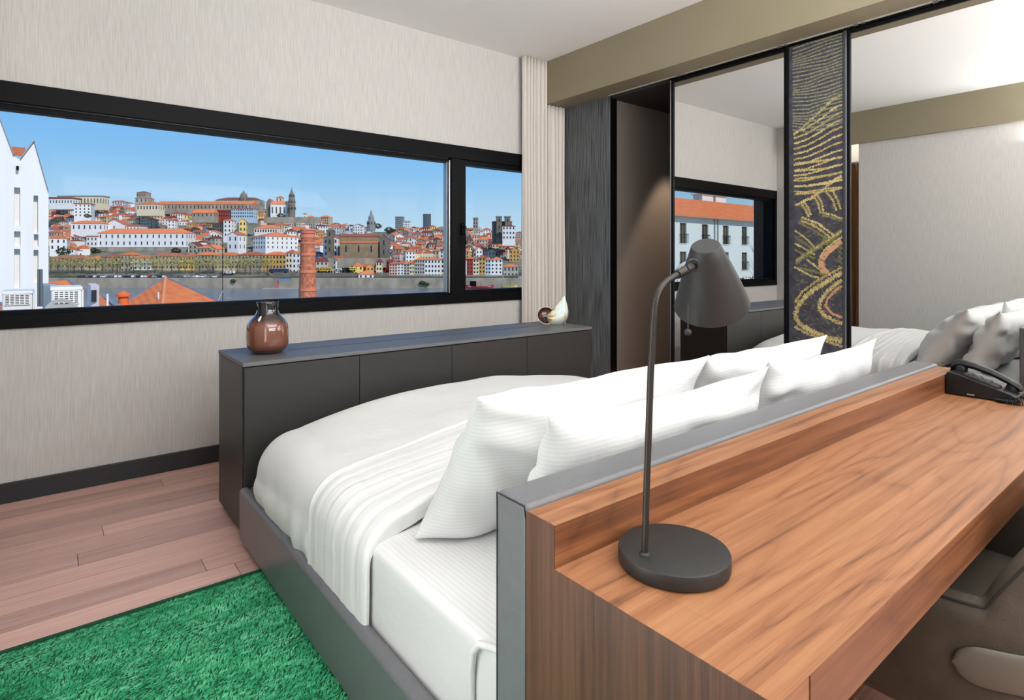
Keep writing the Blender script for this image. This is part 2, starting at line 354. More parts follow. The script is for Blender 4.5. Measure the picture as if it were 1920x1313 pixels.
# ------------------------------------------------------------------ curtain
def pleats(x0, x1, y0, n, amp, ztop, zbot, seed):
    rows = []; NX = n*20
    for i in range(25):
        t = i/24; r = []
        for j in range(NX+1):
            s = j/NX; x = x0+(x1-x0)*s
            ph = s*n*2*PI+2.6*nz(s*3.1, seed)+.6*nz(s*7, t*1.2, seed)
            a = amp*(.75+.35*nz(s*7+4, t*.8, seed))
            zt = ztop(x); z = zt+(zbot-zt)*t
            r.append((x+.008*nz(s*6, t*2, seed+3)*t, y0+-1.5*a*(abs(math.sin(ph/2))**.55)*(0.8+.2*t)+a*.75+.01*nz(s*3, t*2, seed), z))
        rows.append(r)
    return MB().grid(rows)
cu = thing('curtain', 'full-height pleated greige curtain hanging at right end of the long window', 'curtain', (3.45, WY-.06, 0))
c1 = pleats(3.20, 3.478, WY-.075, 7, .042, lambda x: H-.003, .03, 2).build('cloth', M_curtain, cu, smooth=180)
c2 = pleats(3.482, 3.69, WY-.08, 5, .042, lambda x: BZ-.004, .03, 5).build('cloth', M_curtain, cu, smooth=180)
for c in (c1, c2):
    md = c.modifiers.new('thickness', 'SOLIDIFY'); md.thickness = .002
# brown curtain in the alcove, seen in the mirror
bc = thing('curtain', 'dark brown curtain in the alcove, visible only in the right-hand mirror', 'curtain', (-.62, 3.0, 0))
rows = []
for i in range(20):
    t = i/19; rows.append([(-.45+.035*math.sin(j*.75+.4*nz(j*.1, t)), 2.80+.85*j/90+.02*nz(j*.2, t*2), 2.42-2.40*t) for j in range(91)])
o = MB().grid(rows).build('cloth', mat('brown_curtain', (150, 104, 64), .7), bc, smooth=180); o.modifiers.new('thickness', 'SOLIDIFY').thickness = .003
MB().box((-.47, 2.75, 2.42), (-.42, 3.7, 2.44)).build('rail', M_alu, bc)
# ------------------------------------------------------------------ sliding mirror doors
tr = thing('door_track', 'metal sliding door track with small hangers under the olive beam', 'track', (MX, 1, BZ))
MB().box((MX-.022, -1.9, BZ-.009), (MX-.018, 3.32, BZ)).build('lip', mat('pale_metal', (205, 203, 198), .35, .6), tr)
MB().box((MX-.018, -1.9, BZ-.02), (MX+.02, 2.72, BZ)).build('rail', M_black, tr)
for yy in (2.62, 1.86, 1.41, 1.02):
    b = MB().box((MX-.028, yy-.05, BZ-.016), (MX-.018, yy-.03, BZ-.006)).box((MX-.028, yy-.015, BZ-.018), (MX-.018, yy+.012, BZ-.004)).box((MX-.026, yy+.03, BZ-.014), (MX-.018, yy+.05, BZ-.008))
    b.build('hanger', M_alu, tr)
def mirror_door(y0, y1, label):
    t = thing('mirror_door', label, 'mirror', (MX, (y0+y1)/2, .02), 'sliding mirror doors')
    fz0, fz1, w_ = .02, BZ-.022, .018
    MB().box((MX-.003, y0+w_, fz0+.02), (MX+.004, y1-w_, fz1-.02)).build('mirror_glass', M_mirror, t)
    for a in (y0, y1-w_): MB().box((MX-.014, a, fz0), (MX+.016, a+w_, fz1)).build('frame_stile', M_black, t, bevel=.002)
    for a in (fz0, fz1-.022): MB().box((MX-.012, y0+w_, a), (MX+.014, y1-w_, a+.022)).build('frame_rail', M_black, t, bevel=.002)
    MB().box((MX-.016, y1+.001, fz0), (MX+.014, y1+.008, fz1)).build('edge_profile', M_alu, t, bevel=.001)
mirror_door(1.82, 2.70, 'tall black-framed sliding mirror behind the lamp, reflecting window and rooftop')
mirror_door(.50, 1.462, 'tall sliding mirror right of the vineyard print, reflecting bed and white wall')
mirror_door(-.50, .48, 'third sliding mirror door of the row, next to the desk end')
# vineyard print panel
vp = thing('print_panel', 'narrow dark panel printed with vineyard terraces and a winding pink road', 'picture', (MX, 1.64, .02))
PXF = MX-.006
MB().box((PXF, 1.482, .02), (MX+.012, 1.808, BZ-.024)).build('board', mat('print_slate', (74, 72, 82), .3, var=.5, vscale=26, col2=(44, 44, 50), detail=8), vp)
for a, b_ in ((1.466, 1.482), (1.808, 1.822)): MB().box((MX-.016, a, .02), (MX+.016, b_, BZ-.022)).build('frame_stile', M_black if a > 1.7 else mat('slate_frame', (66, 70, 80), .35, .4), vp, bevel=.002)
inkO = [mat('print_ochre', (160, 142, 86), .35), mat('print_olive', (118, 116, 70), .35), mat('print_straw', (190, 172, 118), .35), mat('print_road', (188, 140, 104), .35), mat('print_moss', (96, 98, 74), .35), mat('print_grey', (128, 128, 104), .35)]
pr = MB(); rr = random.Random(3)
def ink(pts, wid, mi, jag=.35, seg=1.5):
    wid *= .72; jag *= .7
    """ribbon printed along a polyline given in photo pixels on the panel's plane"""
    Q = []
    for (a, b) in zip(pts[:-1], pts[1:]):
        n = max(1, int(math.hypot(b[0]-a[0], b[1]-a[1])/seg)); Q += [(a[0]+(b[0]-a[0])*i/n, a[1]+(b[1]-a[1])*i/n) for i in range(n)]
    Q.append(pts[-1])
    dz = .0004+.0004*rr.random()
    for i in range(len(Q)-1):
        (u0, v0), (u1, v1) = Q[i], Q[i+1]; l = math.hypot(u1-u0, v1-v0) or 1; nx, ny = -(v1-v0)/l, (u1-u0)/l
        h0 = wid*(.5+jag*(rr.random()-.3)); h1 = wid*(.5+jag*(rr.random()-.5)); g = jag*1.2*(rr.random()-.5)
        q = [PX(u0+nx*h0, v0+ny*h0+g, PXF-dz), PX(u1+nx*h0, v1+ny*h0+g, PXF-dz), PX(u1-nx*h1, v1-ny*h1+g, PXF-dz), PX(u0-nx*h1, v0-ny*h1+g, PXF-dz)]
        if all(1.484 < p.y < 1.806 for p in q): pr.add(q, [(0, 1, 2, 3)], mi if rr.random() > .3 else {0: 2, 1: 4, 2: 0, 3: 3, 4: 1, 5: 4}[mi])
for k in range(27):                                           # dark upper terraces
    v = 66+k*6.4; a = 6*math.sin(k*.7)
    ink([(1486, v+26+a*.5-k*.5), (1515, v+16+a*.3), (1550, v+6-a*.4), (1586, v-6)], 3.4, 5, .4)
for k in range(12):                                           # sunlit terraces on the crest
    v = 236+k*10.5
    ink([(1488, v+14-k*.6), (1512, v+4+k*.4), (1540, v-14+k*1.6), (1562, v-32+k*3.0), (1586, v-44+k*3.9)], 3.6, 0 if k % 2 else 2, 1.0)
ink([(1488, 254), (1512, 232), (1540, 206), (1562, 186), (1586, 172)], 4, 0, 1.2)
for k in range(5):
    v = 304+k*14.5
    ink([(1490, v+2), (1520, v), (1552, v-4), (1586, v-12)], 4, 2 if k % 2 else 0, 1.0)
ink([(1490, 385), (1520, 372), (1545, 354), (1562, 338), (1578, 330)], 5, 2, 1.2)
for pts in ([(1501, 380), (1510, 392), (1517, 408)], [(1507, 377), (1516, 390), (1520, 404)], [(1522, 366), (1534, 380), (1539, 400)], [(1530, 362), (1540, 378), (1544, 396)], [(1550, 360), (1562, 376), (1568, 395)], [(1558, 352), (1570, 374), (1576, 392)]): ink(pts, 4.6, 0, 1.0)
for k in range(2): ink([(1541, 398+k*5), (1560, 403+k*5), (1586, 412+k*5)], 4.4, 1 if k else 2, 1.0)
for k in range(3): ink([(1503-k*3, 407+k*5), (1534-k*4, 419+k*6), (1564-k*6, 442+k*4)], 4.4, (2, 0, 1)[k], 1.0)
for k in range(4): ink([(1490, 432+k*12), (1508, 444+k*11), (1528, 464+k*7)], 3.8, 1 if k % 2 else 0, 1.0)
for k in range(3): ink([(1492, 494-k*3), (1512, 480-k*3), (1540, 462-k*3), (1580, 436-k*4)], 4.4, (1, 0, 4)[k], 1.2)
ink([(1500, 503), (1520, 507), (1546, 515)], 5, 1, 1.2); ink([(1490, 500), (1515, 515), (1535, 522)], 4, 2, 1.2); ink([(1512, 486), (1530, 500), (1545, 513)], 4, 0, 1.2)
for k in range(240):
    u, v = rr.uniform(1492, 1582), rr.uniform(380, 645); ink([(u, v), (u+rr.uniform(2, 8), v+rr.uniform(-3, 5))], 1.8, 4 if k % 3 else 1, 1.4)
ink([(1586, 448), (1568, 460), (1551, 474), (1541, 488), (1542, 502), (1552, 512)], 13, 3, .12, 3)     # the road
ink([(1586, 441), (1566, 453), (1546, 469), (1536, 486), (1537, 503)], 4, 2, .9)
for k in range(5): ink([(1572, 462+k*9), (1586, 470+k*10)], 4, 1, 1)
ink([(1586, 508), (1562, 522), (1534, 538), (1510, 556), (1496, 574), (1491, 592), (1500, 608), (1525, 622), (1555, 634), (1586, 642)], 10, 2, .9)
ink([(1586, 498), (1560, 512), (1530, 528), (1504, 548), (1490, 568)], 5, 0, 1.1)
ink([(1586, 520), (1566, 534), (1548, 550), (1538, 566), (1536, 580), (1546, 592), (1566, 602), (1586, 608)], 8, 2, .9)
ink([(1586, 532), (1568, 544), (1552, 560), (1548, 574), (1560, 588), (1586, 598)], 6, 3, .7)
ink([(1490, 612), (1515, 626), (1550, 640), (1586, 652)], 5, 0, 1.2); ink([(1490, 600), (1515, 616), (1550, 630), (1586, 636)], 4, 1, 1.2)
po = pr.build('print', inkO, vp); po['kind'] = 'stuff'
# ------------------------------------------------------------------ console
cx0, cx1, cy0, cy1, cz = .674, 2.872, 2.746, 3.212, .7875
con = thing('console', 'long low charcoal console cabinet at the foot of the bed, below the window', 'cabinet', ((cx0+cx1)/2, (cy0+cy1)/2, 0))
MB().box((cx0, cy0+.02, .03), (cx1, cy1, cz-.02)).build('carcass', M_console, con, bevel=.002)
MB().box((cx0+.03, cy0+.05, 0), (cx1-.03, cy1-.03, .03)).build('plinth', M_black, con)
MB().box((cx0-.002, cy0-.002, cz-.018), (cx1+.002, cy1+.002, cz)).build('top', M_constop, con, bevel=.0015)
xs = [cx0+.004, 1.2165, 1.760, 2.304, cx1-.004]
for a, b_ in zip(xs[:-1], xs[1:]): MB().box((a+.0015, cy0, .035), (b_-.0015, cy0+.02, cz-.024)).build('door', M_console, con, bevel=.001)
MB().box((.95, 2.99, cz), (2.6, 2.994, cz+.0006)).build('top_joint', M_black, con)
# vase
vz = cz
prof = [(.0, 0), (.045, .0), (.07, .006), (.089, .022), (.096, .045), (.098, .08), (.097, .115), (.092, .140), (.080, .162), (.063, .180), (.052, .196), (.0495, .215), (.050, .240), (.052, .246), (.0505, .248), (.047, .245), (.0455, .215), (.048, .197)]
M_vase, n_, b_ = principled('smoked_brown_glass')
t_ = n_.nodes.new('ShaderNodeTexCoord'); s_ = n_.nodes.new('ShaderNodeSeparateXYZ'); r_ = n_.nodes.new('ShaderNodeValToRGB')
n_.links.new(t_.outputs['Object'], s_.inputs[0]); mr_ = n_.nodes.new('ShaderNodeMapRange'); mr_.inputs['From Min'].default_value = 0; mr_.inputs['From Max'].default_value = .25
n_.links.new(s_.outputs['Z'], mr_.inputs[0]); n_.links.new(mr_.outputs[0], r_.inputs[0]); n_.links.new(r_.outputs[0], b_.inputs['Base Color'])
e = r_.color_ramp.elements; e[0].position = .06; e[0].color = lin((70, 40, 32)); e[1].position = .74; e[1].color = lin((34, 32, 34))
for p_, c_ in ((.2, (122, 74, 58)), (.56, (132, 82, 66)), (.66, (70, 52, 46))): q = e.new(p_); q.color = lin(c_)
b_.inputs['Roughness'].default_value = .03; b_.inputs['Coat Weight'].default_value = 1; b_.inputs['Coat Roughness'].default_value = .01; b_.inputs['Transmission Weight'].default_value = .12
vo = bpy.data.objects.new('vase', MB().lathe(prof, n=48).mesh('vase', M_vase, 60)); COL.objects.link(vo); vo.location = (.842, 2.975, vz)
tag(vo, 'rounded brown smoked-glass vase with a dark neck on left end of console', 'vase')
# shell-like glass sculpture
sh = thing('glass_sculpture', 'small pale shell-like glass sculpture with dark disc on right end of console', 'sculpture', (2.76, 3.0, vz))
def pearl(name):
    m, n, b = principled(name); t = n.nodes.new('ShaderNodeTexCoord'); z = n.nodes.new('ShaderNodeTexNoise'); z.inputs['Scale'].default_value = 9; z.inputs['Distortion'].default_value = 1.5
    n.links.new(t.outputs['Object'], z.inputs['Vector']); r = n.nodes.new('ShaderNodeValToRGB'); e = r.color_ramp.elements
    e[0].position = .3; e[0].color = lin((150, 120, 60)); e[1].position = .66; e[1].color = lin((214, 224, 220))
    q = e.new(.42); q.color = lin((214, 204, 170)); q = e.new(.54); q.color = lin((196, 216, 220))
    n.links.new(z.outputs[0], r.inputs[0]); n.links.new(r.outputs[0], b.inputs['Base Color']); b.inputs['Roughness'].default_value = .12; b.inputs['Coat Weight'].default_value = .6
    b.inputs['Subsurface Weight'].default_value = .1
    return m
yS = 2.985
ol = [(1025, 596), (1029, 607), (1038, 610), (1050, 610), (1060, 607), (1066, 595), (1066, 583), (1062, 568), (1057, 553)]
left = [(1025, 596), (1025, 592), (1028, 589), (1033, 584), (1038, 578), (1043, 573), (1048, 567), (1053, 560), (1057, 553)]
rows = []
for i, (p, q) in enumerate(zip(ol, left)):
    A_ = PY(p[0], p[1], yS); B_ = PY(q[0], q[1], yS); r = []
    for j in range(9):
        t = j/8; c = A_.lerp(B_, t); r.append(c+Vector((0, -.045*math.sin(PI*t)*math.sin(PI*min(1, (i+.3)/8.6)), 0)))
    rows.append(r)
o = MB().grid(rows).build('leaf', pearl('pearl_glass'), sh, smooth=180); md = o.modifiers.new('t', 'SOLIDIFY'); md.thickness = .006; o.modifiers.new('s', 'SUBSURF').levels = 1
c_ = PY(1024, 592, yS+.035); ML = Matrix.Translation((c_.x, c_.y, vz+.062)) @ Matrix.Rotation(math.radians(62), 4, 'X') @ Matrix.Rotation(math.radians(-28), 4, 'Y')
MB().lathe([(0, -.02), (.036, -.018), (.056, -.004), (.062, .006)], n=32, M=ML).build('bowl', mat('dark_marbled_glass', (26, 18, 17), .06, var=.8, vscale=26, col2=(96, 52, 38)), sh, smooth=60)
MB().tube([ML @ Vector((.062*math.cos(k*PI/16), (.062)*math.sin(k*PI/16), .006)) for k in range(33)], .0022, 6, cap=False).build('rim', mat('white_glass', (232, 232, 230), .1), sh, smooth=60)
# ------------------------------------------------------------------ bed
BXL, BXR, BYH, BYF = .70, 2.71, .862, 2.70
bed = thing('bed', 'wide bed with grey leather rails and headboard, facing the window console', 'bed', (1.705, 1.8, 0))
for a, b_ in (((.652, .86, .02), (.698, 2.735, .248)), ((2.712, .86, .02), (2.758, 2.735, .248))):
    MB().box(a, b_).build('side_rail', M_leather, bed, bevel=.02, bseg=4)
MB().box((.698, 2.68, .02), (2.712, 2.735, .24)).build('foot_rail', M_leather, bed, bevel=.012, bseg=3)
MB().box((.698, .87, .05), (2.712, 2.68, .2)).build('base', M_console, bed)
hb = MB().box((.640, .762, .01), (2.79, .852, .828)).build('headboard', M_leather, bed, bevel=.011, bseg=4)
MB().tube([(.6405, .852-.004, .10), (.6405, .852-.004, .8), (.640, .848, .8235), (.640, .77, .8235), (.6405, .766, .8), (.6405, .766, .10)], .0016, 6).build('piping', mat('seam_black', (26, 26, 28), .6), hb)
def rbox(x0, x1, y0, y1, z0, z1, r, crown, nx=48, ny=44, wob=.0):
    """mattress-like block: cross-section loop swept along y"""
    def sec(ins):
        pts = []; a0, a1 = x0+ins, x1-ins; zt = z1-ins
        for k in range(7): pts.append((a0, z0+(zt-r-z0)*k/6))
        for k in range(1, 7): an = PI/2*k/6; pts.append((a0+r-r*math.cos(an), zt-r+r*math.sin(an)))
        for k in range(1, nx): s = k/nx; pts.append((a0+r+(a1-a0-2*r)*s, zt+crown*math.sin(PI*s)**.6))
        for k in range(6, 0, -1): an = PI/2*k/6; pts.append((a1-r+r*math.cos(an), zt-r+r*math.sin(an)))
        for k in range(6, -1, -1): pts.append((a1, z0+(zt-r-z0)*k/6))
        return pts
    rows = []
    for i in range(5): an = PI/2*i/4; rows.append([(x, y0+r-r*math.sin(an), z) for x, z in sec(r*(1-math.cos(an))*0+r*(1-math.cos(PI/2-an)) if False else r*(1-math.cos(an)))][:] )
    rows = rows[::-1]
    for i in range(1, ny): rows.append([(x, y0+r+(y1-y0-2*r)*i/ny, z) for x, z in sec(0)])
    for i in range(5): an = PI/2*i/4; rows.append([(x, y1-r+r*math.sin(an), z) for x, z in sec(r*(1-math.cos(an)))])
    rows2 = []
    for rw in rows:
        q = max(0, min(1, (rw[0][1]-1.56)/.25))           # the covered part is squeezed a little under the duvet
        rows2.append([(x+wob*nz(y*6, z*9, 2)+.035*q*(1 if x < 1 else -1 if x > 2.4 else 0), y+wob*nz(x*6, z*9), z+wob*nz(x*5, y*5, 7)-(.035*q if z > .3 else 0)) for x, y, z in rw])
    m = MB().grid(rows2); n = len(rows2[0])
    m.f += [tuple(range(n)), tuple(range((len(rows2)-1)*n, len(rows2)*n))]; m.fm += [0, 0]
    return m
rbox(BXL+.002, BXR-.002, BYH, 2.56, .20, .458, .028, .03, wob=.004).build('mattress', M_white, bed, smooth=60)
# tucked corner fold of the fitted sheet near the headboard
fo = [(.700, .87, .478), (.694, .93, .474), (.690, .972, .462), (.690, .995, .435), (.692, 1.005, .39), (.694, 1.008, .33), (.696, 1.01, .27), (.698, 1.01, .21)]
fo = [Vector(p) for p in fo]
MB().tube([a.lerp(b, k/5) for a, b in zip(fo[:-1], fo[1:]) for k in range(5)], .0075, 8).build('sheet_tuck', M_white, bed, smooth=80)
# duvet --------------------------------------------------------------
def duvet():
    x0, x1 = BXL-.022, BXR+.022; zb, zt = .232, .512
    yh, yf = 1.49, 2.738; rr_ = .135
    rows = []
    stations = []
    for i in range(150): stations.append(('s', yh+(yf-.23-yh)*i/149))
    for i in range(1, 15): stations.append(('c', PI/2*i/14))
    NT = 90
    for kind, q in stations:
        if kind == 's': y_, ins, dz, g = q, 0, 0, 1
        else: y_, ins, dz, g = yf-.23+.23*math.sin(q), .15*(1-math.cos(q)), .12*(1-math.cos(q)), math.cos(q)
        a0, a1 = x0+ins, x1-ins; z1_ = zt-dz; q_ = max(0, min(1, (y_-1.95)/.6)); r = rr_+.04*q_*q_*(3-2*q_)
        pts = []
        for k in range(10): pts.append((a0, zb+max(.01, z1_-r-zb)*k/9, 'l', k/9))
        for k in range(1, 9): an = PI/2*k/8; pts.append((a0+r-r*math.cos(an), z1_-r+r*math.sin(an), 'a', k/8))
        for k in range(1, NT): s = k/NT; pts.append((a0+r+(a1-a0-2*r)*s, z1_+(.088*g+.01)*math.sin(PI*s)**.75, 't', s))
        for k in range(8, 0, -1): an = PI/2*k/8; pts.append((a1-r+r*math.cos(an), z1_-r+r*math.sin(an), 'a', k/8))
        for k in range(9, -1, -1): pts.append((a1, zb+(z1_-r-zb)*k/9, 'r', k/9))
        row = []
        band = kind == 's' and y_ < 1.93
        for (x, z, tp, s) in pts:
            yy = y_
            f = (x-1.705)
            up = 1 if tp in 'ta' else .25
            dzv = .016*nz(x*2.2, y_*2.4, 1)*up+.006*nz(x*6, y_*7, 4)*up
            dx = 0
            if band:                                   # turned-down band: long soft pleats running across
                e_ = min(1, (1.93-y_)/.012)*(1+.9*math.exp(-((1.93-y_-.012)/.008)**2))*min(1, (y_-yh+.004)/.02)
                ph = y_*48+4.5*nz(x*1.6, y_*2.1, 9)+x*1.5
                am = (.0042*math.sin(ph)+.0045*math.sin(ph*2.3+1.5+x+3*nz(x*.8, 4))+.0028*math.sin(ph*4.1+5*nz(x*1.2, 7)))*(.24+.45*nz(x*2.2, y_*3, 3)+.08*abs(x-1.7))
                if tp in 'ta': dzv += .011*e_+am
                if tp in 'lar': dx = (.007*e_+am*(.35+.65*min(1, s*1.2)))*(-1 if x < 1.7 else 1)
            elif tp in 'lr':
                dx = (.010*nz(y_*9, z*3, 5)+.014*math.sin(PI*s)+.007*math.sin(y_*46+z*4+3*nz(y_*3, 2))*(1-s)*math.exp(-((y_-2.02)/.16)**2)+.004*nz(y_*24, z*4, 9)*(1-s))*(-1 if x < 1.7 else 1)
            if kind == 's':
                yy += .012*nz(x*3, z*5, 8)*max(0, 1-(y_-yh)*4)
                # the hem drifts a little towards the foot at the middle of the bed
                yy += .05*math.sin(PI*max(0, min(1, (x-x0)/(x1-x0))))*max(0, 1-(y_-yh)*3)
            row.append(Vector((x+dx, yy, z+dzv)))
        rows.append(row)
    # hem: turn the head edge under
    hem = [Vector((p.x+(.012 if p.x < 1 else -.012 if p.x > 2.4 else 0), p.y+.004, max(p.z-.045 if p.z > .45 else p.z, .22))) for p in rows[0]]
    rows.insert(0, hem)
    # drop at the foot
    last = rows[-1]
    for k in range(1, 8):
        t = k/7; rows.append([Vector((p.x, p.y+.006*math.sin(PI*t), p.z+(zb-p.z)*t)) for p in last])
    return MB().grid(rows)
dv = duvet().build('duvet', M_duvet, smooth=180); dv.modifiers.new('s', 'SUBSURF').levels = 1
dv.modifiers['s'].render_levels = 1
tag(dv, 'plump white duvet with a turned-down band, spread over the bed', 'duvet')
# pillows -------------------------------------------------------------
def pillow(x0, x1, yb, zb, yt, zt, T, seed, label, rz=0, ear=1.0, sag=.0):
    wd = x1-x0; up = Vector((0, yt-yb, zt-zb)); hh = up.length; up.normalize(); nr = Vector((1, 0, 0)).cross(up)   # nr faces the headboard/desk side
    c = Vector(((x0+x1)/2, (yb+yt)/2, (zb+zt)/2)); NU, NV = 44, 26
    def pt(iu, iv, side):
        a, b = iu/NU*2-1, iv/NV*2-1
        th = T/2*(max(0, (1-a**4)*(1-b*b*b*b))**.55)*(1-.25*b)
        X = a*wd/2*(1-.028*(1-b*b)); Z = b*hh/2*(1-.11*(1-a*a)**1.0*(1 if b > 0 else .45))
        if b > 0: Z -= sag*math.exp(-((a-.1)/.35)**2)*b
        cr = (abs(a)*abs(b))**8*ear
        X += .026*cr*(1 if a > 0 else -1); Z += .026*cr*(1 if b > 0 else -1)
        n1 = nz(a*2.3+seed, b*2.0, seed)*.04*(1-a**4)*(1-b**4)
        wr = .014*math.sin(b*9+a*5*nz(a, seed)+seed+5*nz(a*1.5, b*1.5, seed+2))*math.exp(-((abs(a)-.85)/.22)**2)*(1-b**6)
        edge = (1-max(abs(a), abs(b))**12)
        d = (th*side+n1+wr*side*edge)
        d += .012*nz(a*4, b*4, seed+6)*(1-edge)
        return c+Vector((1, 0, 0))*X+up*Z+nr*d
    rows = []
    for iv in range(NV+1): rows.append([pt(i, iv, 1) for i in range(NU+1)])
    m = MB().grid(rows); k = len(m.v)
    rows = [[pt(i, iv, -1) for i in range(NU+1)] for iv in range(NV+1)]
    m.grid(rows)
    me = m.mesh('pillow', M_pillow)
    bm = bmesh.new(); bm.from_mesh(me); bmesh.ops.remove_doubles(bm, verts=bm.verts, dist=.0006); bmesh.ops.recalc_face_normals(bm, faces=bm.faces); bm.to_mesh(me); bm.free()
    me.polygons.foreach_set('use_smooth', [True]*len(me.polygons)); me.set_sharp_from_angle(angle=math.radians(100))
    # local origin at the pillow's centre so the stripe stays with it
    me.transform(Matrix.Translation(-c)); o = bpy.data.objects.new('pillow', me); COL.objects.link(o); o.location = c; o.rotation_euler = (0, 0, rz)
    o.modifiers.new('s', 'SUBSURF').levels = 1
    return tag(o, label, 'pillow', 'bed pillows')
pillow(.80, 1.74, 1.42, .485, 1.13, .915, .22, 3, 'white pillow standing at the left, farther row, tall corner near the duvet band', sag=.01)
pillow(1.75, 2.655, 1.42, .49, 1.14, .905, .21, 11, 'white pillow of the farther row on the mirror side, right of the seam')
pillow(.865, 1.80, 1.13, .485, .955, .895, .17, 21, 'white pillow leaning on the headboard at the left, directly behind the lamp post')
pillow(1.83, 2.70, 1.14, .49, .96, .905, .17, 33, 'white pillow leaning on the headboard at its far right end')
# ------------------------------------------------------------------ rug
rg = thing('rug', 'emerald green shaggy rug on the plank floor left of the bed', 'rug', (.3, 1.2, 0))
rx0, rx1, ry0, ry1 = -.195, .95, .0, 2.435
MB().box((rx0, ry0, .001), (rx1, ry1, .008)).build('backing', mat('rug_base', (22, 92, 58), .95), rg)
MB().box((rx0, ry1-.010, .001), (rx1, ry1+.004, .015)).build('binding', mat('rug_binding', (14, 72, 44), .9), rg, bevel=.003)
rm, n_, b_ = principled('rug_pile')
t_ = n_.nodes.new('ShaderNodeTexCoord'); r_ = n_.nodes.new('ShaderNodeValToRGB'); e = r_.color_ramp.elements
def rn(sc_, det):
    mp = n_.nodes.new('ShaderNodeMapping'); mp.inputs['Scale'].default_value = sc_; n_.links.new(t_.outputs['Object'], mp.inputs[0])
    z = n_.nodes.new('ShaderNodeTexNoise'); z.inputs['Scale'].default_value = 1; z.inputs['Detail'].default_value = det; n_.links.new(mp.outputs[0], z.inputs['Vector']); return z.outputs[0]
q_ = n_.nodes.new('ShaderNodeMath'); q_.operation = 'MULTIPLY_ADD'; n_.links.new(rn((26, 90, 40), 3), q_.inputs[0]); q_.inputs[1].default_value = .6
h_ = n_.nodes.new('ShaderNodeMath'); h_.operation = 'MULTIPLY'; h_.inputs[1].default_value = .4; n_.links.new(rn((6, 9, 6), 3), h_.inputs[0]); n_.links.new(h_.outputs[0], q_.inputs[2])
n_.links.new(q_.outputs[0], r_.inputs[0]); e[0].position = .36; e[0].color = lin((44, 146, 98)); e[1].position = .64; e[1].color = lin((132, 224, 174)); q = e.new(.5); q.color = lin((76, 186, 130))
n_.links.new(r_.outputs[0], b_.inputs['Base Color']); b_.inputs['Roughness'].default_value = .9; b_.inputs['Specular IOR Level'].default_value = .15
pl = MB(); rp_ = random.Random(5)
for k in range(46000):
    x = rp_.uniform(rx0, .70); y = rp_.uniform(.6, ry1-.022)
    an = .35+1.3*nz(x*7, y*9, 2)+rp_.uniform(-.5, .5); L_ = rp_.uniform(.008, .016); wd = rp_.uniform(.0016, .003); hz = rp_.uniform(.006, .013)
    dx, dy = math.cos(an)*L_, math.sin(an)*L_*.7; px_, py_ = -math.sin(an)*wd, math.cos(an)*wd
    pl.add([(x-px_, y-py_, .007), (x+px_, y+py_, .007), (x+dx*.6, y+dy*.6, .007+hz), ], [(0, 1, 2)])
    pl.add([(x+dx*.1-px_, y+dy*.1-py_, .012), (x+dx*.1+px_, y+dy*.1+py_, .012), (x+dx+px_, y+dy+py_, .006+hz*.6)], [(0, 1, 2)])
me = bpy.data.meshes.new('pile'); me.from_pydata(pl.v, [], pl.f); me.materials.append(rm); po = bpy.data.objects.new('pile', me); COL.objects.link(po); po.parent = rg; po.matrix_parent_inverse = Matrix.Translation(-rg.location); po['kind'] = 'stuff'
# ------------------------------------------------------------------ desk
dx0, dx1 = .636, 2.79
dk = thing('desk', 'walnut writing desk built against the back of the headboard', 'desk', (1.7, .5, 0))
TH = .078
MB().box((dx0+TH, .325, .75-TH), (dx1, .691, .75)).build('desktop', [M_wtop], dk, bevel=.0012)
def endpanel():
    # side panel follows the step from desktop up to the ledge
    pts = [(dx0, .326, 0), (dx0, .760, 0), (dx0, .760, .820), (dx0, .691, .820), (dx0, .691, .750), (dx0, .326, .750)]
    return MB().prism(pts, (.0015, 0, 0))
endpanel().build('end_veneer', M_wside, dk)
MB().box((dx0+.0015, .325, 0), (dx0+TH, .691, .75-TH)).build('side_panel', M_wfront, dk)
MB().box((dx0+.0015, .325, .75-TH), (dx0+TH, .691, .75)).build('desktop_end', M_wtop, dk)
MB().box((dx0+.0015, .691, .0), (dx1-.02, .760, .820)).build('ledge', M_wtop, dk, bevel=.0012)
MB().box((dx0+.0015, .6898, .7502), (dx1-.02, .691, .8194)).build('shaded_ledge_face', M_wfront, dk)  # shade on the front of the ledge, put in as darker veneer
MB().box((dx0+TH, .3235, .75-TH), (dx1, .325, .7495)).build('front_edge', M_wfront, dk)
MB().box((dx0+TH, .66, .3), (dx1, .69, .75-TH)).build('modesty_panel', M_wfront, dk)
MB().box((dx1-TH, .326, 0), (dx1, .691, .75-TH)).build('side_panel', M_wfront, dk)
# ------------------------------------------------------------------ desk lamp
lc = PZ(1263, 1027, .776); post = PZ(1209, 1041, .776)
lamp = thing('desk_lamp', 'matte black desk lamp with conical shade standing on the left end of desk', 'lamp', (lc.x, lc.y, .75))
MB().lathe([(0, .0005), (.084, .0005), (.0885, .003), (.0895, .006), (.0895, .022), (.0885, .025), (.086, .0262), (0, .0264)], (lc.x, lc.y, .75), 64).build('base', M_lampblack, lamp, smooth=40)
rt = Vector((math.cos(YAW), -math.sin(YAW), 0)); fw = Vector((math.sin(YAW), math.cos(YAW), 0)); upv = Vector((0, 0, 1))
pd = post.dot(fw)
def PP(u, v, d): return P(u, v, d)
arm = [post]+[PP(u, v, pd+dd) for u, v, dd in ((1213, 900, 0), (1220, 700, 0), (1225.5, 600, .001), (1228, 575, .002), (1231, 560, .004), (1236, 546, .008), (1243, 535, .014), (1252, 526, .021), (1264, 519, .03), (1280, 509, .042))]
MB().tube(arm, .0054, 14).build('stem', M_lamparm, lamp, smooth=60)
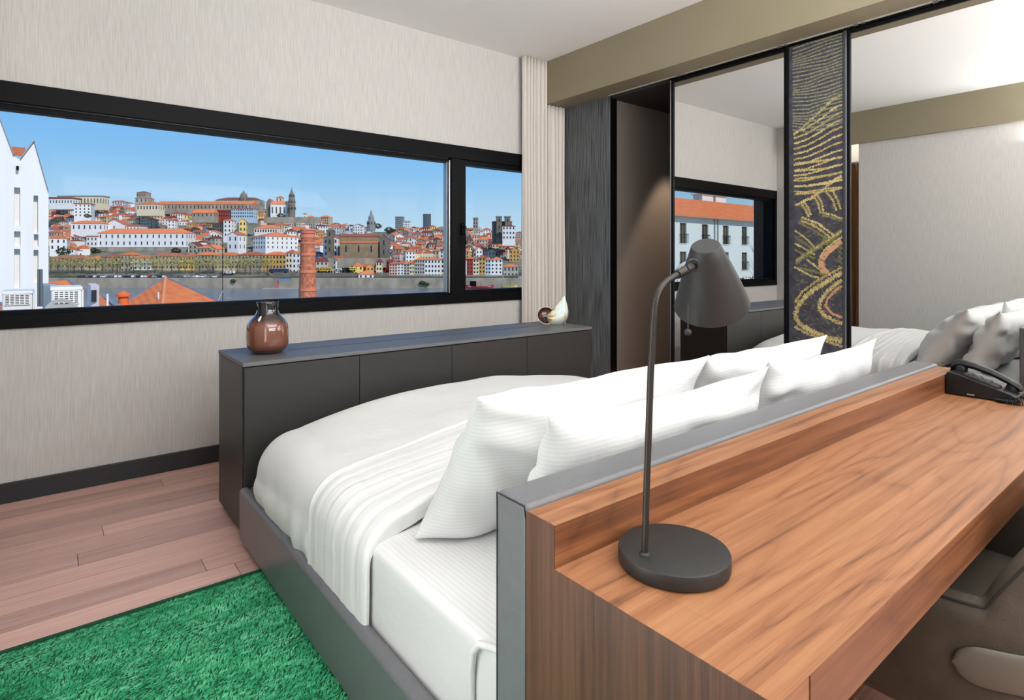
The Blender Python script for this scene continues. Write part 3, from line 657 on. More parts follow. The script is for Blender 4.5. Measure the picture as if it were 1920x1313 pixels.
MB().tube([arm[-2].lerp(arm[-1], .4), PP(1297, 500.5, pd+.055)], .0075, 14).build('sleeve', M_lamparm, lamp, smooth=60)
MB().lathe([(.0085, 0), (.0085, .004), (.005, .006)], (post.x, post.y, post.z-.0008), 16).build('collar', M_lampblack, lamp, smooth=60)
axis = (rt*(34/131)-upv*(111/131)+fw*.52).normalized()          # from small end to the rim
sd = pd+.062
top_c = PP(1323, 461, sd-.004)
Lc, r0, r1 = .126, .0245, .0655
Mz = Matrix.Translation(top_c) @ axis.to_track_quat('Z', 'Y').to_matrix().to_4x4()
shp = [(0, 0), (r0-.002, 0), (r0, .002)]+[(r0+(r1-r0)*k/8+.0015*math.sin(PI*k/8), .002+(Lc-.002)*k/8) for k in range(1, 9)]+[(r1-.002, Lc), (r0, .006), (0, .005)]
MB().lathe(shp, n=64, M=Mz).build('shade', M_lampblack, lamp, smooth=40)
MB().lathe([(0, .03), (.014, .03), (.016, .05), (.022, .075), (.012, .095), (0, .1)], n=24, M=Mz).build('bulb', mat('bulb_glass', (236, 232, 222), .3), lamp, smooth=60)
MB().lathe([(.009, -.002), (.011, .0), (.009, .004)], n=16, M=Matrix.Translation(PP(1299, 497, sd-.045)) @ (-fw).to_track_quat('Z', 'Y').to_matrix().to_4x4()).build('pivot', M_lampblack, lamp, smooth=50)
kb = PP(1290, 623, sd+.0)
MB().tube([kb, kb+Vector((0, 0, .05))], .0011, 6).build('pull_cord', M_lampblack, lamp)
MB().lathe([(0, -.0062), (.0045, -.0045), (.0064, 0), (.0045, .0045), (0, .0062)], kb, 16).build('pull_knob', M_lampblack, lamp, smooth=80)
# ------------------------------------------------------------------ telephone
M_ph = mat('phone_black', (17, 17, 18), .36, spec=.3)
M_key = mat('phone_key', (32, 31, 31), .45, spec=.25)
ph = thing('telephone', 'black corded desk telephone on the right end of desk beside the ledge', 'telephone', (2.67, .6, .75))
px0, px1 = 2.585, 2.735
def wedge(x0, x1, prof_): return MB().prism([(x0, y_, z_) for y_, z_ in prof_], (x1-x0, 0, 0))
wedge(px0, px1, [(.685, .752), (.685, .828), (.675, .834), (.64, .826), (.50, .782), (.485, .772), (.485, .756), (.492, .752)]).build('body', M_ph, ph, bevel=.004, bseg=3)
wedge(px0+.004, px0+.055, [(.64, .815), (.635, .834), (.535, .800), (.53, .780)]).build('key_panel', M_key, ph, bevel=.003)
for i in range(3):
    for j in range(3):
        yy = .622-.028*i; zz = .8345-(.635-yy)*.34
        MB().box((px0+.008+.015*j, yy-.008, zz-.004), (px0+.019+.015*j, yy+.008, zz+.004), M=None).build('key', mat('phone_key_top', (66, 64, 63), .4), ph, bevel=.0015)
hx = px0+.085
hp = [(hx, .688, .822), (hx, .684, .848), (hx, .662, .858), (hx, .62, .852), (hx, .57, .836), (hx, .52, .812), (hx, .492, .796), (hx, .484, .786)]
hs = MB()
rows = []
for i, p in enumerate(hp):
    w_ = .026 if i in (0, 1, 6, 7) else .021; t_h = [.004, .014, .014, .012, .012, .012, .014, .006][i]
    rows.append([(hx+w_*math.cos(2*PI*k/16), p[1], p[2]+t_h*math.sin(2*PI*k/16)) for k in range(16)])
hs.grid(rows, True); hs.f += [tuple(range(16)), tuple(range(112, 128))]; hs.fm += [0, 0]
hso = hs.build('handset', M_ph, ph, smooth=60)
MB().lathe([(0, 0), (.022, 0), (.023, .02), (.018, .028)], (hx, .662, .826), 24).build('earpiece', M_ph, hso, smooth=50)
MB().lathe([(0, 0), (.022, 0), (.022, .016), (.018, .02)], (hx, .508, .782), 24).build('mouthpiece', M_ph, hso, smooth=50)
MB().box((px0-.0008, .60, .758), (px0+.002, .622, .763)).build('socket', M_alu, ph)
pth = [Vector(p) for p in ((px0+.02, .49, .768), (px0-.005, .478, .762), (px0-.008, .52, .758), (px0-.01, .535, .758), (2.56, .49, .758), (2.60, .44, .758), (2.66, .42, .758), (2.70, .45, .758), (2.67, .478, .76), (2.74, .46, .758))]
def spline(pts, n):
    out = []
    for i in range(len(pts)-1):
        p0, p1, p2, p3 = pts[max(i-1, 0)], pts[i], pts[i+1], pts[min(i+2, len(pts)-1)]
        for k in range(n):
            t = k/n; out.append(.5*((2*p1)+(p2-p0)*t+(2*p0-5*p1+4*p2-p3)*t*t+(3*p1-p0-3*p2+p3)*t**3))
    return out+[pts[-1]]
sp = spline(pth, 60); coil = []
for i, p in enumerate(sp):
    t = (sp[min(i+1, len(sp)-1)]-sp[max(i-1, 0)]).normalized(); a = Vector((0, 0, 1)); b_ = t.cross(a).normalized(); an = i*.95
    coil.append(p+(a*math.sin(an)+b_*math.cos(an))*.0055)
MB().tube(coil, .0017, 5).build('coiled_cord', M_ph, ph, smooth=60)
# ------------------------------------------------------------------ chair
M_ch = mat('taupe_velvet', (84, 75, 64), .85, var=.35, vscale=14, bump=.25, bscale=260, detail=6)
M_chs = mat('chair_seam', (44, 40, 36), .9)
ch = thing('armchair', 'taupe fabric tub chair pushed under the front of the desk', 'chair', (1.735, .43, 0))
ccx, ccy = 1.735, .43
def shell(a):       # a: angle around the seat; 0 = left arm front, pi = right arm front, middle = back (towards -y)
    return Vector((ccx-.33*math.cos(a), ccy-.34*math.sin(a), 0))
def shell_top(a):
    s = math.sin(a); t = max(0, min(1, (s-.34)/.42))
    return .588+.235*t**.85
rows_o, rows_i = [], []
N_ = 140; rows = []
for i in range(N_+1):
    t = i/N_; a = -.0+PI*t
    c = shell(a); ext = 0
    out = Vector((-math.cos(a), -math.sin(a), 0)); zt = shell_top(a)
    prof_ = [(-.02, .30), (.012, .34), (.022, .42), (.026, .50)]
    pts = [c+out*q+Vector((0, 0, z_ if z_ < .49 else min(z_, zt-.05))) for q, z_ in prof_]
    pts += [c+out*(.03)+Vector((0, 0, .5+(zt-.03-.5)*k/3)) for k in range(1, 4)]
    pts += [c+out*(.022)+Vector((0, 0, zt-.008)), c+out*0+Vector((0, 0, zt)), c-out*.022+Vector((0, 0, zt-.008)), c-out*.034+Vector((0, 0, zt-.04))]
    pts += [c-out*.045+Vector((0, 0, .44)), c-out*.02+Vector((0, 0, .31))]
    rows.append(pts)
front = Vector((0, .15, 0))
rows = [[p+front*(1-k/6) for p in rows[0]] for k in range(6)]+rows+[[p+front*(k/6) for p in rows[-1]] for k in range(1, 7)]
m = MB().grid(rows, True); n = len(rows[0]); m.f += [tuple(range(n)), tuple(range((len(rows)-1)*n, len(rows)*n))]; m.fm += [0, 0]
m.build('shell', M_ch, ch, smooth=60)
pipe = [r[7] for r in rows]; MB().tube([p+Vector((0, 0, .0)) for p in pipe], .003, 6).build('piping', M_chs, ch, smooth=60)
st = []
for i in range(14):
    q = i/13; rr_ = [0, .2, .27, .29, .295, .297, .297, .296, .294, .29, .27, .24, .15, 0][i]; zz = [.46, .46, .455, .447, .44, .42, .40, .38, .36, .34, .325, .32, .32, .32][i]
    st.append([(ccx+rr_*math.copysign(abs(math.cos(2*PI*k/32))**.7, math.cos(2*PI*k/32)), ccy+.0+1.0*rr_*math.copysign(abs(math.sin(2*PI*k/32))**.7, math.sin(2*PI*k/32)), zz) for k in range(32)])
MB().grid(st, True).build('seat', M_ch, ch, smooth=60)
bd = []
for i in range(70):
    t = i/69; a = .20+1.25*t; c = shell(max(a, 0)); out = Vector((-math.cos(max(a, 0)), -math.sin(max(a, 0)), 0))
    if a < 0: c = c+Vector((0, .2, 0))*(-a)
    wz = .038*math.sqrt(max(.004, 1-(1-min(1, t/.11))**2)) ; zc_ = .466+.03*t
    bd.append([c+out*(.03+.008*math.cos(q))+Vector((0, 0, zc_+wz*math.sin(q))) for q in [2*PI*k/16 for k in range(16)]])
m = MB().grid(bd, True); m.f += [tuple(range(16))]; m.fm += [0]
o = m.build('side_band', mat('band_leather', (100, 93, 83), .45, .1), ch, smooth=60); o['label'] = 'smooth leather band'
for sx in (-1, 1):
    for sy in (-1, 1):
        MB().tube([(ccx+sx*.2, ccy+.08+sy*.2, .33), (ccx+sx*.26, ccy+.08+sy*.26, 0)], [.018, .011], 12).build('leg', M_black, ch, smooth=60)
# ================================================================== outside
fwd = Vector((math.sin(YAW), math.cos(YAW), 0)); rgt = Vector((math.cos(YAW), -math.sin(YAW), 0))
T_or = tiles('roof_orange', (238, 142, 82), (212, 110, 58)); T_tc = tiles('roof_terracotta', (206, 118, 80), (162, 86, 58)); T_rd = tiles('roof_dark_red', (140, 66, 50), (104, 50, 42))
M_win = mat('far_window', (46, 48, 52), .25)
M_stone = mat('stone', (178, 168, 148), .9, var=.45, vscale=.16, detail=9, stretch=(1, 1, .6))
M_stoned = mat('dark_stone', (132, 124, 108), .9, var=.45, vscale=.2, detail=8)
FW = {k: mat('render_'+k.replace(' ', '_'), c, .85, var=.07, vscale=.3) for k, c in {'white': (236, 236, 232), 'cream': (228, 214, 180), 'pale yellow': (236, 206, 120), 'pink': (220, 184, 166), 'ochre': (200, 160, 92), 'pale blue': (180, 204, 216), 'grey': (178, 174, 164), 'red': (160, 60, 48), 'beige': (198, 184, 154)}.items()}
FW['stone'] = M_stone
# water
WZ = -19.2
structure(MB().add([P(-1600, 484, 60).xy.to_3d()+Vector((0, 0, WZ)), P(2600, 484, 60).xy.to_3d()+Vector((0, 0, WZ)), P(2600, 484, 420).xy.to_3d()+Vector((0, 0, WZ)), P(-1600, 484, 420).xy.to_3d()+Vector((0, 0, WZ))], [(0, 1, 2, 3)]).build('river', mat('river_water', (120, 126, 124), .22, bump=.6, bscale=1.2, spec=.5)))
# hill
RIDGE = [(-1800, 430), (-500, 400), (0, 380), (90, 384), (200, 384), (260, 372), (330, 378), (470, 386), (520, 398), (560, 402), (600, 408), (650, 424), (700, 428), (850, 430), (900, 430), (970, 436), (1300, 440), (1800, 450), (2900, 458)]
def ridge(u):
    for (a, p), (b, q) in zip(RIDGE[:-1], RIDGE[1:]):
        if a <= u <= b: return p+(q-p)*(u-a)/(b-a)
    return 440
def depth_t(t): return 402+t*(300+80*t)
def hill(u, t): return P(u, 519+(ridge(u)+7-519)*t**.92, depth_t(t))
rows = [[hill(-1700+46*i, j/22) for i in range(96)] for j in range(23)]
rows += [[p+fwd*260+Vector((0, 0, -3)) for p in rows[-1]]]
structure(MB().grid(rows).build('hill', mat('hill_ground', (150, 142, 120), .95, var=.5, vscale=.06, col2=(70, 76, 46), detail=8), smooth=60))
# embankments
def wallstrip(name, u0, u1, vt, vb, d, thick=10, m=M_stone):
    a, b = P(u0, vb, d), P(u1, vb, d); zt = P(u0, vt, d).z
    a.z = b.z = min(a.z, WZ) if vb > 540 else a.z
    return structure(MB().prism([a, b, Vector((b.x, b.y, zt)), Vector((a.x, a.y, zt))], fwd*thick).build(name, m))
wallstrip('quay_wall', -1700, 2600, 521, 546, 398, 10, M_stone)
wallstrip('upper_quay_wall', 505, 725, 512, 522, 404, 8, M_stoned)
wallstrip('retaining_wall', 610, 722, 484, 502, 416, 14, M_stone)
wallstrip('terrace_wall', 495, 600, 407, 418, 541, 3, M_stone)
wallstrip('convent_terrace', 160, 352, 463, 472, 508, 12, M_stone)

def local(mb_fn): return mb_fn
def house(name, label, cat, u, vb, d, wm_, hm, dm, rise, yaw, wall, roof, cols, rows_, group=None, rooftype='hip', win=True, sink=5, winm=None, over=.35):
    """a building: thing > wall, roof, windows; (u, vb) pixel of its base centre"""
    base = P(u, vb, d)
    t = thing(name, label, cat, base, group, -YAW+yaw)
    def put(mb, nm, m, kind=None):
        o = bpy.data.objects.new(nm, mb.mesh(nm, m)); COL.objects.link(o); o.parent = t
        if kind: o['kind'] = kind
        return o
    w2 = wm_/2
    wl = MB().box((-w2, 0, -sink), (w2, dm, hm))
    if rooftype == 'front':      # gable towards the viewer
        wl.add([(-w2, 0, hm), (w2, 0, hm), (0, 0, hm+rise)], [(0, 1, 2)]).add([(-w2, dm, hm), (w2, dm, hm), (0, dm, hm+rise)], [(0, 1, 2)])
    put(wl, 'wall', wall)
    a0, a1, b0, b1 = -w2-over, w2+over, -over, dm+over; th = .3
    r = MB()
    if rooftype == 'flat': r.box((a0, b0, hm), (a1, b1, hm+rise))
    elif rooftype == 'front':
        for s in (-1, 1):
            r.prism([(s*(w2+over), b0, hm-.2), (0, b0, hm+rise), (0, b0, hm+rise+th), (s*(w2+over), b0, hm+th-.2)], (0, b1-b0, 0))
    else:
        ins = min(w2*.95, dm*.5) if rooftype == 'hip' else 0
        e_ = [(a0, b0, hm), (a1, b0, hm), (a1, b1, hm), (a0, b1, hm)]; ym = (b0+b1)/2
        r.add(e_+[(a0+ins, ym, hm+rise), (a1-ins, ym, hm+rise)], [(0, 1, 5, 4), (1, 2, 5), (2, 3, 4, 5), (3, 0, 4), (3, 2, 1, 0)])
        r.box((a0, b0, hm-.25), (a1, b1, hm))
    put(r, 'roof', roof)
    if win and cols and rows_:
        q = MB(); ph = hm/rows_
        for i in range(cols):
            for j in range(rows_):
                x = -w2+wm_*(i+.5)/cols; z = ph*(j+.28); ww = min(.55, wm_/cols*.26); hh = ph*.5
                q.box((x-ww, -.07, z), (x+ww, .02, z+hh))
        sc_ = max(1, int(dm/4))
        for sd in (-1, 1):
            for i in range(sc_):
                for j in range(rows_):
                    y_ = dm*(i+.5)/sc_; z = ph*(j+.28); x = sd*w2
                    q.box((min(x, x+sd*.07), y_-.45, z), (max(x, x+sd*.07), y_+.45, z+ph*.5))
        put(q, 'windows', winm or M_win, 'stuff')
    return t
S = lambda px, d: px*d/F_PX
def lm(name, label, cat, u0, u1, ve, vb, d, rpx, wall, roof, cols, rows_, dm=12, yaw=0, rt_='hip', **k):
    return house(name, label, cat, (u0+u1)/2, vb, d, S(u1-u0, d), S(vb-ve, d), dm, S(rpx, d), yaw, FW.get(wall, wall), roof, cols, rows_, rooftype=rt_, **k)
# landmarks on the far bank
lm('convent', 'long white convent with an orange hipped roof and rows of tall windows, mid-hill', 'building', 183, 348, 437, 463, 515, 9, 'white', T_or, 15, 2, 16)
lm('annex', 'low white annex attached left of the long white convent', 'building', 162, 183, 444, 462, 514, 2, 'white', T_tc, 3, 2, 10, rt_='flat')
lm('palace', 'long stone palace with an orange roof stretched along the top of the hill', 'building', 292, 472, 383, 394, 690, 7, 'stone', T_or, 26, 1, 20, rt_='side')
lm('hall', 'dark-red roofed hall rising behind the long hilltop palace', 'building', 404, 485, 375, 390, 720, 6, 'stone', T_rd, 6, 1, 18, rt_='hip')
lm('lookout_house', 'square grey house with a small red-roofed lookout on the left skyline', 'building', 253, 277, 371, 392, 640, 4, 'grey', T_tc, 3, 2, 12)
lm('lookout_house', 'dark timber lookout storey standing on top of the grey skyline house', 'building', 256, 274, 361, 371, 642, 3, 'stone', T_rd, 4, 1, 9, sink=0)
lm('school', 'cream school with dormers left below the hilltop palace', 'building', 256, 296, 383, 396, 610, 5, 'cream', T_or, 7, 1, 12)
lm('villa', 'low white villa with long flat front at the far left of the skyline', 'building', 92, 136, 373, 384, 640, 3, 'white', T_rd, 8, 1, 12, rt_='flat')
lm('gallery', 'cream flat-roofed gallery on the skyline above the white villa', 'building', 108, 192, 369, 386, 700, 2, 'cream', mat('flat_roof', (120, 116, 106), .9), 14, 1, 12, rt_='flat')
lm('church', 'white hilltop church with orange roof beside the tall stone bell tower', 'church', 508, 543, 383, 407, 560, 7, 'white', T_or, 5, 1, 14, .15, 'side')
lm('church_apse', 'stone end bay with pointed gable left of the white hilltop church', 'church', 499, 510, 381, 407, 562, 8, M_stoned, T_tc, 0, 0, 12, .1, 'front')
lm('lantern', 'small cream lantern turret with red cap on the church roof', 'turret', 517, 529, 371, 380, 572, 4, 'cream', T_tc, 2, 1, 5, sink=2)
lm('palace', 'large white palace with orange roof and three storeys above the riverside trees', 'building', 465, 507, 443, 468, 478, 9, 'white', T_or, 5, 3, 30, -.62)
lm('apartment_house', 'tall narrow white house left of the yellow house', 'house', 419, 434, 413, 444, 500, 3, 'white', T_or, 2, 4, 9)
lm('apartment_house', 'white gabled house with few windows in front of the tall narrow white house', 'house', 425, 448, 441, 470, 470, 6, 'white', T_tc, 2, 2, 10, -.2, 'front')
lm('apartment_house', 'yellow gabled house right of the tall narrow white house', 'house', 449, 461, 415, 446, 500, 5, 'pale yellow', T_tc, 2, 3, 14, .35, 'front')
lm('hall', 'white hall with a wide orange roof above the white palace', 'building', 477, 520, 428, 438, 520, 7, 'white', T_or, 9, 1, 14)
lm('terrace_house', 'light-blue and white terrace just under the hilltop palace', 'house', 433, 475, 391, 409, 590, 2, 'pale blue', T_tc, 10, 3, 10)
lm('terrace_house', 'red-fronted houses left of the light-blue terrace', 'house', 405, 431, 394, 408, 592, 3, 'red', T_tc, 6, 2, 10)
lm('warehouse', 'building with one wide bright-orange roof above the convent right end', 'building', 360, 400, 399, 408, 575, 7, 'stone', T_or, 5, 1, 10, 0, 'side')
lm('chapel', 'white gabled chapel with small dark window behind the convent', 'church', 196, 232, 421, 434, 545, 9, 'white', T_tc, 1, 1, 14, 0, 'front')
lm('chapel', 'long low white wing right of the gabled chapel', 'building', 230, 262, 424, 436, 548, 4, 'white', T_tc, 5, 1, 12)
lm('apartment_block', 'white apartment block with balconies at upper left of the hill', 'building', 141, 168, 383, 407, 580, 2, 'white', T_tc, 4, 4, 10, .3, 'flat')
lm('apartment_house', 'white house with blue-grey shaded side at the far left edge', 'house', 96, 122, 447, 470, 480, 6, 'white', T_or, 3, 2, 14, .5)
lm('apartment_house', 'long house with orange roof and white front above left end of convent', 'house', 135, 192, 419, 434, 535, 6, 'white', T_or, 6, 1, 12, .1)
# stone church with two-stage roof
lm('basilica', 'brown stone church with long orange lean-to roof, right of the brick chimney', 'church', 637, 708, 455, 480, 436, 3, mat('brown_stone', (160, 138, 106), .9, var=.3, vscale=.3), T_or, 3, 1, 9, .0, 'side')
lm('basilica_nave', 'upper nave of the brown stone church with brown-orange roof', 'church', 638, 706, 443, 470, 446, 5, mat('brown_stone', (160, 138, 106), .9), T_tc, 5, 3, 10, .0, 'side', win=False)
lm('bell_tower', 'stone bell tower left of the brown stone church', 'tower', 612, 624, 432, 475, 438, 5, M_stoned, M_stoned, 1, 3, 6, 0, 'hip')
lm('church', 'dark baroque church front between chimney and the brown stone church', 'church', 606, 634, 447, 482, 442, 6, 'white', T_tc, 3, 3, 9, 0, 'front')
lm('stone_church', 'tall dark stone gable at the right end of the brown church', 'church', 712, 727, 447, 482, 437, 8, M_stoned, M_stoned, 1, 2, 8, 0, 'front')
def turret(name, label, cat, u, vb, d, prof_, m, n=8, extra=None):
    t = thing(name, label, cat, P(u, vb, d), None, -YAW)
    o = bpy.data.objects.new('shaft', MB().lathe(prof_, n=n).mesh('shaft', m)); COL.objects.link(o); o.parent = t
    q = MB()
    for z, r in (extra or []):
        for k in range(8): a = 2*PI*(k+.5)/8; q.box((r*math.cos(a)-.5, r*math.sin(a)-.5, z), (r*math.cos(a)+.5, r*math.sin(a)+.5, z+2.4))
    if extra:
        o = bpy.data.objects.new('openings', q.mesh('openings', M_win)); COL.objects.link(o); o.parent = t; o['kind'] = 'stuff'
turret('bell_tower', 'tall tiered stone bell tower on the skyline beside the white church', 'tower', 547, 405, 558, [(0, -4), (3.4, -4), (3.4, 10), (3.8, 10.4), (3.2, 11), (3.0, 16), (3.3, 16.4), (2.5, 17), (2.3, 20.5), (2.6, 20.8), (1.6, 21.5), (1.3, 23.5), (.5, 25), (.15, 28), (0, 28)], M_stoned, 8, [(6, 3.2), (12, 2.8), (17.6, 2.1)])
turret('dome', 'grey domed drum rising behind the long hilltop palace', 'dome', 457, 380, 715, [(0, -4), (4.6, -4), (4.6, 6), (5, 6.4), (4.4, 7), (4, 9.4), (2.8, 11.4), (1, 12.6), (.8, 14), (.1, 15), (0, 15)], M_stoned, 16, [(2.4, 4.4)])
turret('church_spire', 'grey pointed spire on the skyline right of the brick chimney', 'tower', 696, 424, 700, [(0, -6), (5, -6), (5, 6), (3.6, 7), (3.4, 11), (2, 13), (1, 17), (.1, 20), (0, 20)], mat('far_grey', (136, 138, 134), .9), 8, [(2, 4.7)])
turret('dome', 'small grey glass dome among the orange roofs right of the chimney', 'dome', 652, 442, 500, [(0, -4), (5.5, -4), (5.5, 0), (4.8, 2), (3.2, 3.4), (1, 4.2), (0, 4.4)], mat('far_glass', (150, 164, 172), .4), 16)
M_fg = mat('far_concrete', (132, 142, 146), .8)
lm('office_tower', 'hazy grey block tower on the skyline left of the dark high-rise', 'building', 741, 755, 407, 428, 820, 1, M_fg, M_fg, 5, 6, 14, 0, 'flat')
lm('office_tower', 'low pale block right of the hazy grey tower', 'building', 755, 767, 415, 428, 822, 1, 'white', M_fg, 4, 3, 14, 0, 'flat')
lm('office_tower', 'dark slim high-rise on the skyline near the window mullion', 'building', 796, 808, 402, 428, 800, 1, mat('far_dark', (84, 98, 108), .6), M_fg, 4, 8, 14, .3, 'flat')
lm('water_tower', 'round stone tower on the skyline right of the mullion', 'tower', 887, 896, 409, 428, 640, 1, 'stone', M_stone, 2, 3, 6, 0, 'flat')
lm('cathedral', 'brown cathedral body with battlements at right edge of the window', 'church', 925, 960, 416, 446, 520, 1, M_stoned, M_stoned, 2, 1, 20, .1, 'flat')
for u in (936, 952): lm('cathedral_tower', 'square cathedral tower, %s of the pair at right window edge' % ('left' if u == 936 else 'right'), 'tower', u-5, u+5, 407, 446, 516, 1.5, M_stoned, M_stoned, 1, 3, 6, .1, 'flat')
lm('bishop_house', 'white house with red roof directly below the cathedral towers', 'house', 942, 966, 424, 450, 500, 3, 'white', T_rd, 4, 3, 12)
# waterfront rows
front = [(92, 158, 484, 'stone', T_tc, 9, 3, 'grey stone arcaded front'), (158, 188, 486, 'beige', T_or, 5, 3, 'beige narrow front with orange roof'), (188, 222, 482, 'stone', T_tc, 5, 3, 'brownish stone front'), (226, 246, 478, 'grey', T_or, 3, 3, 'slim grey front'), (242, 284, 484, 'white', T_or, 5, 4, 'white front with orange roof'), (284, 336, 480, 'beige', T_tc, 8, 4, 'broad beige front'), (337, 364, 481, 'pale yellow', T_tc, 5, 4, 'bright yellow front'), (365, 402, 478, 'stone', T_or, 6, 4, 'stone front with orange roof'), (402, 446, 479, 'beige', T_or, 7, 4, 'wide beige front with orange roof'), (446, 492, 478, 'stone', T_tc, 7, 4, 'grey-brown front'), (492, 536, 478, 'ochre', T_or, 7, 4, 'ochre front with many windows'), (536, 548, 474, 'cream', T_tc, 2, 4, 'narrow cream front'), (548, 563, 475, 'white', T_or, 2, 4, 'narrow white front beside the chimney')]
for i, (a, b, v, c, rf, cl, rw, ds) in enumerate(front):
    lm('waterfront_house', 'waterfront building with %s, %s' % (ds, 'behind the riverside trees' if b < 500 else 'left of the brick chimney'), 'building', a, b, v, 514, 424, 6, c, rf, cl, rw, 12)
front2 = [(730, 745, 495, 'pink', 3, 5, 'pinkish-white riverside house with four storeys'), (745, 757, 494, 'white', 2, 5, 'white riverside house with dark arches at street level'), (757, 768, 495, 'grey', 2, 5, 'pale grey narrow riverside house'), (768, 777, 492, 'cream', 2, 4, 'cream narrow riverside house'), (778, 796, 487, 'grey', 4, 5, 'tall grey riverside house with shaded front'), (796, 826, 487, 'white', 5, 4, 'broad white riverside house with balconies'), (826, 842, 487, 'cream', 2, 4, 'cream riverside house partly behind the mullion'), (868, 875, 488, 'white', 1, 4, 'thin white riverside house right of the mullion'), (875, 887, 485, 'red', 2, 5, 'dark-tiled riverside house right of the mullion'), (887, 898, 486, 'cream', 2, 5, 'cream-yellow riverside house right of the mullion'), (898, 910, 483, 'ochre', 2, 5, 'orange-ochre riverside house right of the mullion'), (910, 920, 487, 'pale blue', 2, 5, 'pale bluish riverside house right of the ochre one'), (920, 942, 487, 'white', 3, 5, 'white riverside house with blank side, near right edge'), (944, 972, 500, 'grey', 4, 2, 'low grey riverside house at the right window edge')]
for (a, b, v, c, cl, rw, ds) in front2:
    lm('riverside_house', ds, 'house', a, b, v, 521, 412, 5, c, R.choice((T_or, T_tc)), cl, rw, 11)
lm('customs_house', 'little white house with orange pyramid roof alone on the quay wall', 'house', 672, 700, 514, 524, 402, 7, 'white', T_or, 3, 1, 9)
# hillside houses
EXC = [(160, 352, 425, 474), (290, 476, 372, 396), (498, 556, 370, 408), (462, 540, 434, 470), (415, 464, 405, 472), (432, 476, 388, 411), (604, 730, 436, 486), (472, 524, 420, 440), (92, 170, 368, 386), (930, 968, 405, 450), (358, 402, 392, 410), (250, 298, 362, 398), (138, 170, 380, 408), (405, 432, 388, 410), (728, 845, 486, 524), (866, 972, 484, 524)]
def ordn(n): return '%d%s' % (n, 'th' if 10 <= n % 100 <= 20 else {1: 'st', 2: 'nd', 3: 'rd'}.get(n % 10, 'th'))
rh = random.Random(21); count = 0
ROWN = ['lowest', 'second', 'third', 'fourth', 'fifth', 'sixth', 'seventh', 'eighth', 'ninth']
walls = ['white']*7+['cream']*3+['grey']*3+['stone']*3+['pink', 'pale yellow', 'ochre', 'pale blue', 'beige', 'beige', 'red']
for ri in range(9):
    t = .045+ri*.112; u = 93+rh.uniform(0, 10); k = 0
    while u < 975:
        d = depth_t(t); tt = max(.02, min(.985, t+rh.uniform(-.04, .04))); p = hill(u, tt); d = (p-Vector((0, 0, EYE))).dot(fwd)
        vv = CV-(p.z-EYE)/d*F_PX
        wpx = rh.uniform(11, 24) if u < 650 else rh.uniform(9, 20)
        hm = rh.uniform(6, 11); vm = vv-hm*F_PX/d/2
        if not any(a-2 < u < b+2 and c-2 < vm < dd+2 for a, b, c, dd in EXC) and not (u < 568 and vm > 476) and count < 292 and not (840 < u < 868):
            wc = rh.choice(walls); rn_ = rh.choice(('orange', 'orange', 'terracotta', 'terracotta', 'dark red'))
            k += 1; count += 1
            wm_ = S(wpx, d)
            house('hillside_house', '%s house with %s roof, %s from left in the %s hillside row' % (wc, rn_, ordn(k), ROWN[ri]), 'house', u, vv+1, d, wm_, hm, rh.uniform(7, 11), rh.uniform(1.6, 3.0), rh.uniform(-.5, .6), FW[wc], {'orange': T_or, 'terracotta': T_tc, 'dark red': T_rd}[rn_], max(2, int(wm_/2.6)), max(2, int(hm/3.1)), 'houses on the far hillside', rh.choice(('hip', 'hip', 'front', 'side')), sink=4)
        u += wpx*rh.uniform(.8, 1.25) if u < 650 else wpx*rh.uniform(.85, 1.3)
crowd = MB(); cm = [FW['white'], FW['cream'], FW['grey'], FW['pink'], FW['ochre'], T_or, T_tc, T_rd, M_win]; rc_ = random.Random(77); made = 0
while made < 420:                                     # the hundreds of smaller houses filling the gaps between the individual ones
    u = rc_.uniform(92, 975); tt = rc_.uniform(.10, .99); p = hill(u, tt); d = (p-Vector((0, 0, EYE))).dot(fwd); vv = CV-(p.z-EYE)/d*F_PX
    if any(a-4 < u < b+4 and c-3 < vv-6 < dd+3 for a, b, c, dd in EXC) or (u < 568 and vv > 482): continue
    made += 1; wd, hm, dp_ = rc_.uniform(2.2, 5), rc_.uniform(4, 8), rc_.uniform(5, 9); Mh = Matrix.Translation(p) @ Matrix.Rotation(-YAW+rc_.uniform(-.6, .6), 4, 'Z')
    wi = rc_.choice((0, 0, 0, 1, 2, 2, 3, 4)); ri_ = rc_.choice((5, 5, 6, 6, 7)); rs = rc_.uniform(1.2, 2.6)
    crowd.box((-wd, 0, -3), (wd, dp_, hm), wi, Mh)
    e_ = [Mh @ Vector(q) for q in ((-wd-.3, -.3, hm), (wd+.3, -.3, hm), (wd+.3, dp_+.3, hm), (-wd-.3, dp_+.3, hm), (-wd*.3, dp_/2, hm+rs), (wd*.3, dp_/2, hm+rs))]
    crowd.add(e_, [(0, 1, 5, 4), (1, 2, 5), (2, 3, 4, 5), (3, 0, 4)], ri_)
    for i in range(max(1, int(wd/1.2))):
        for j in range(max(1, int(hm/3))):
            x = -wd+2*wd*(i+.5)/max(1, int(wd/1.2)); z = 1+j*3; crowd.box((x-.45, -.06, z), (x+.45, .02, z+1.5), 8, Mh)
tag(crowd.build('small_houses', cm), 'dense filling of small white and pastel houses between the larger hillside houses', 'houses', kind='stuff')
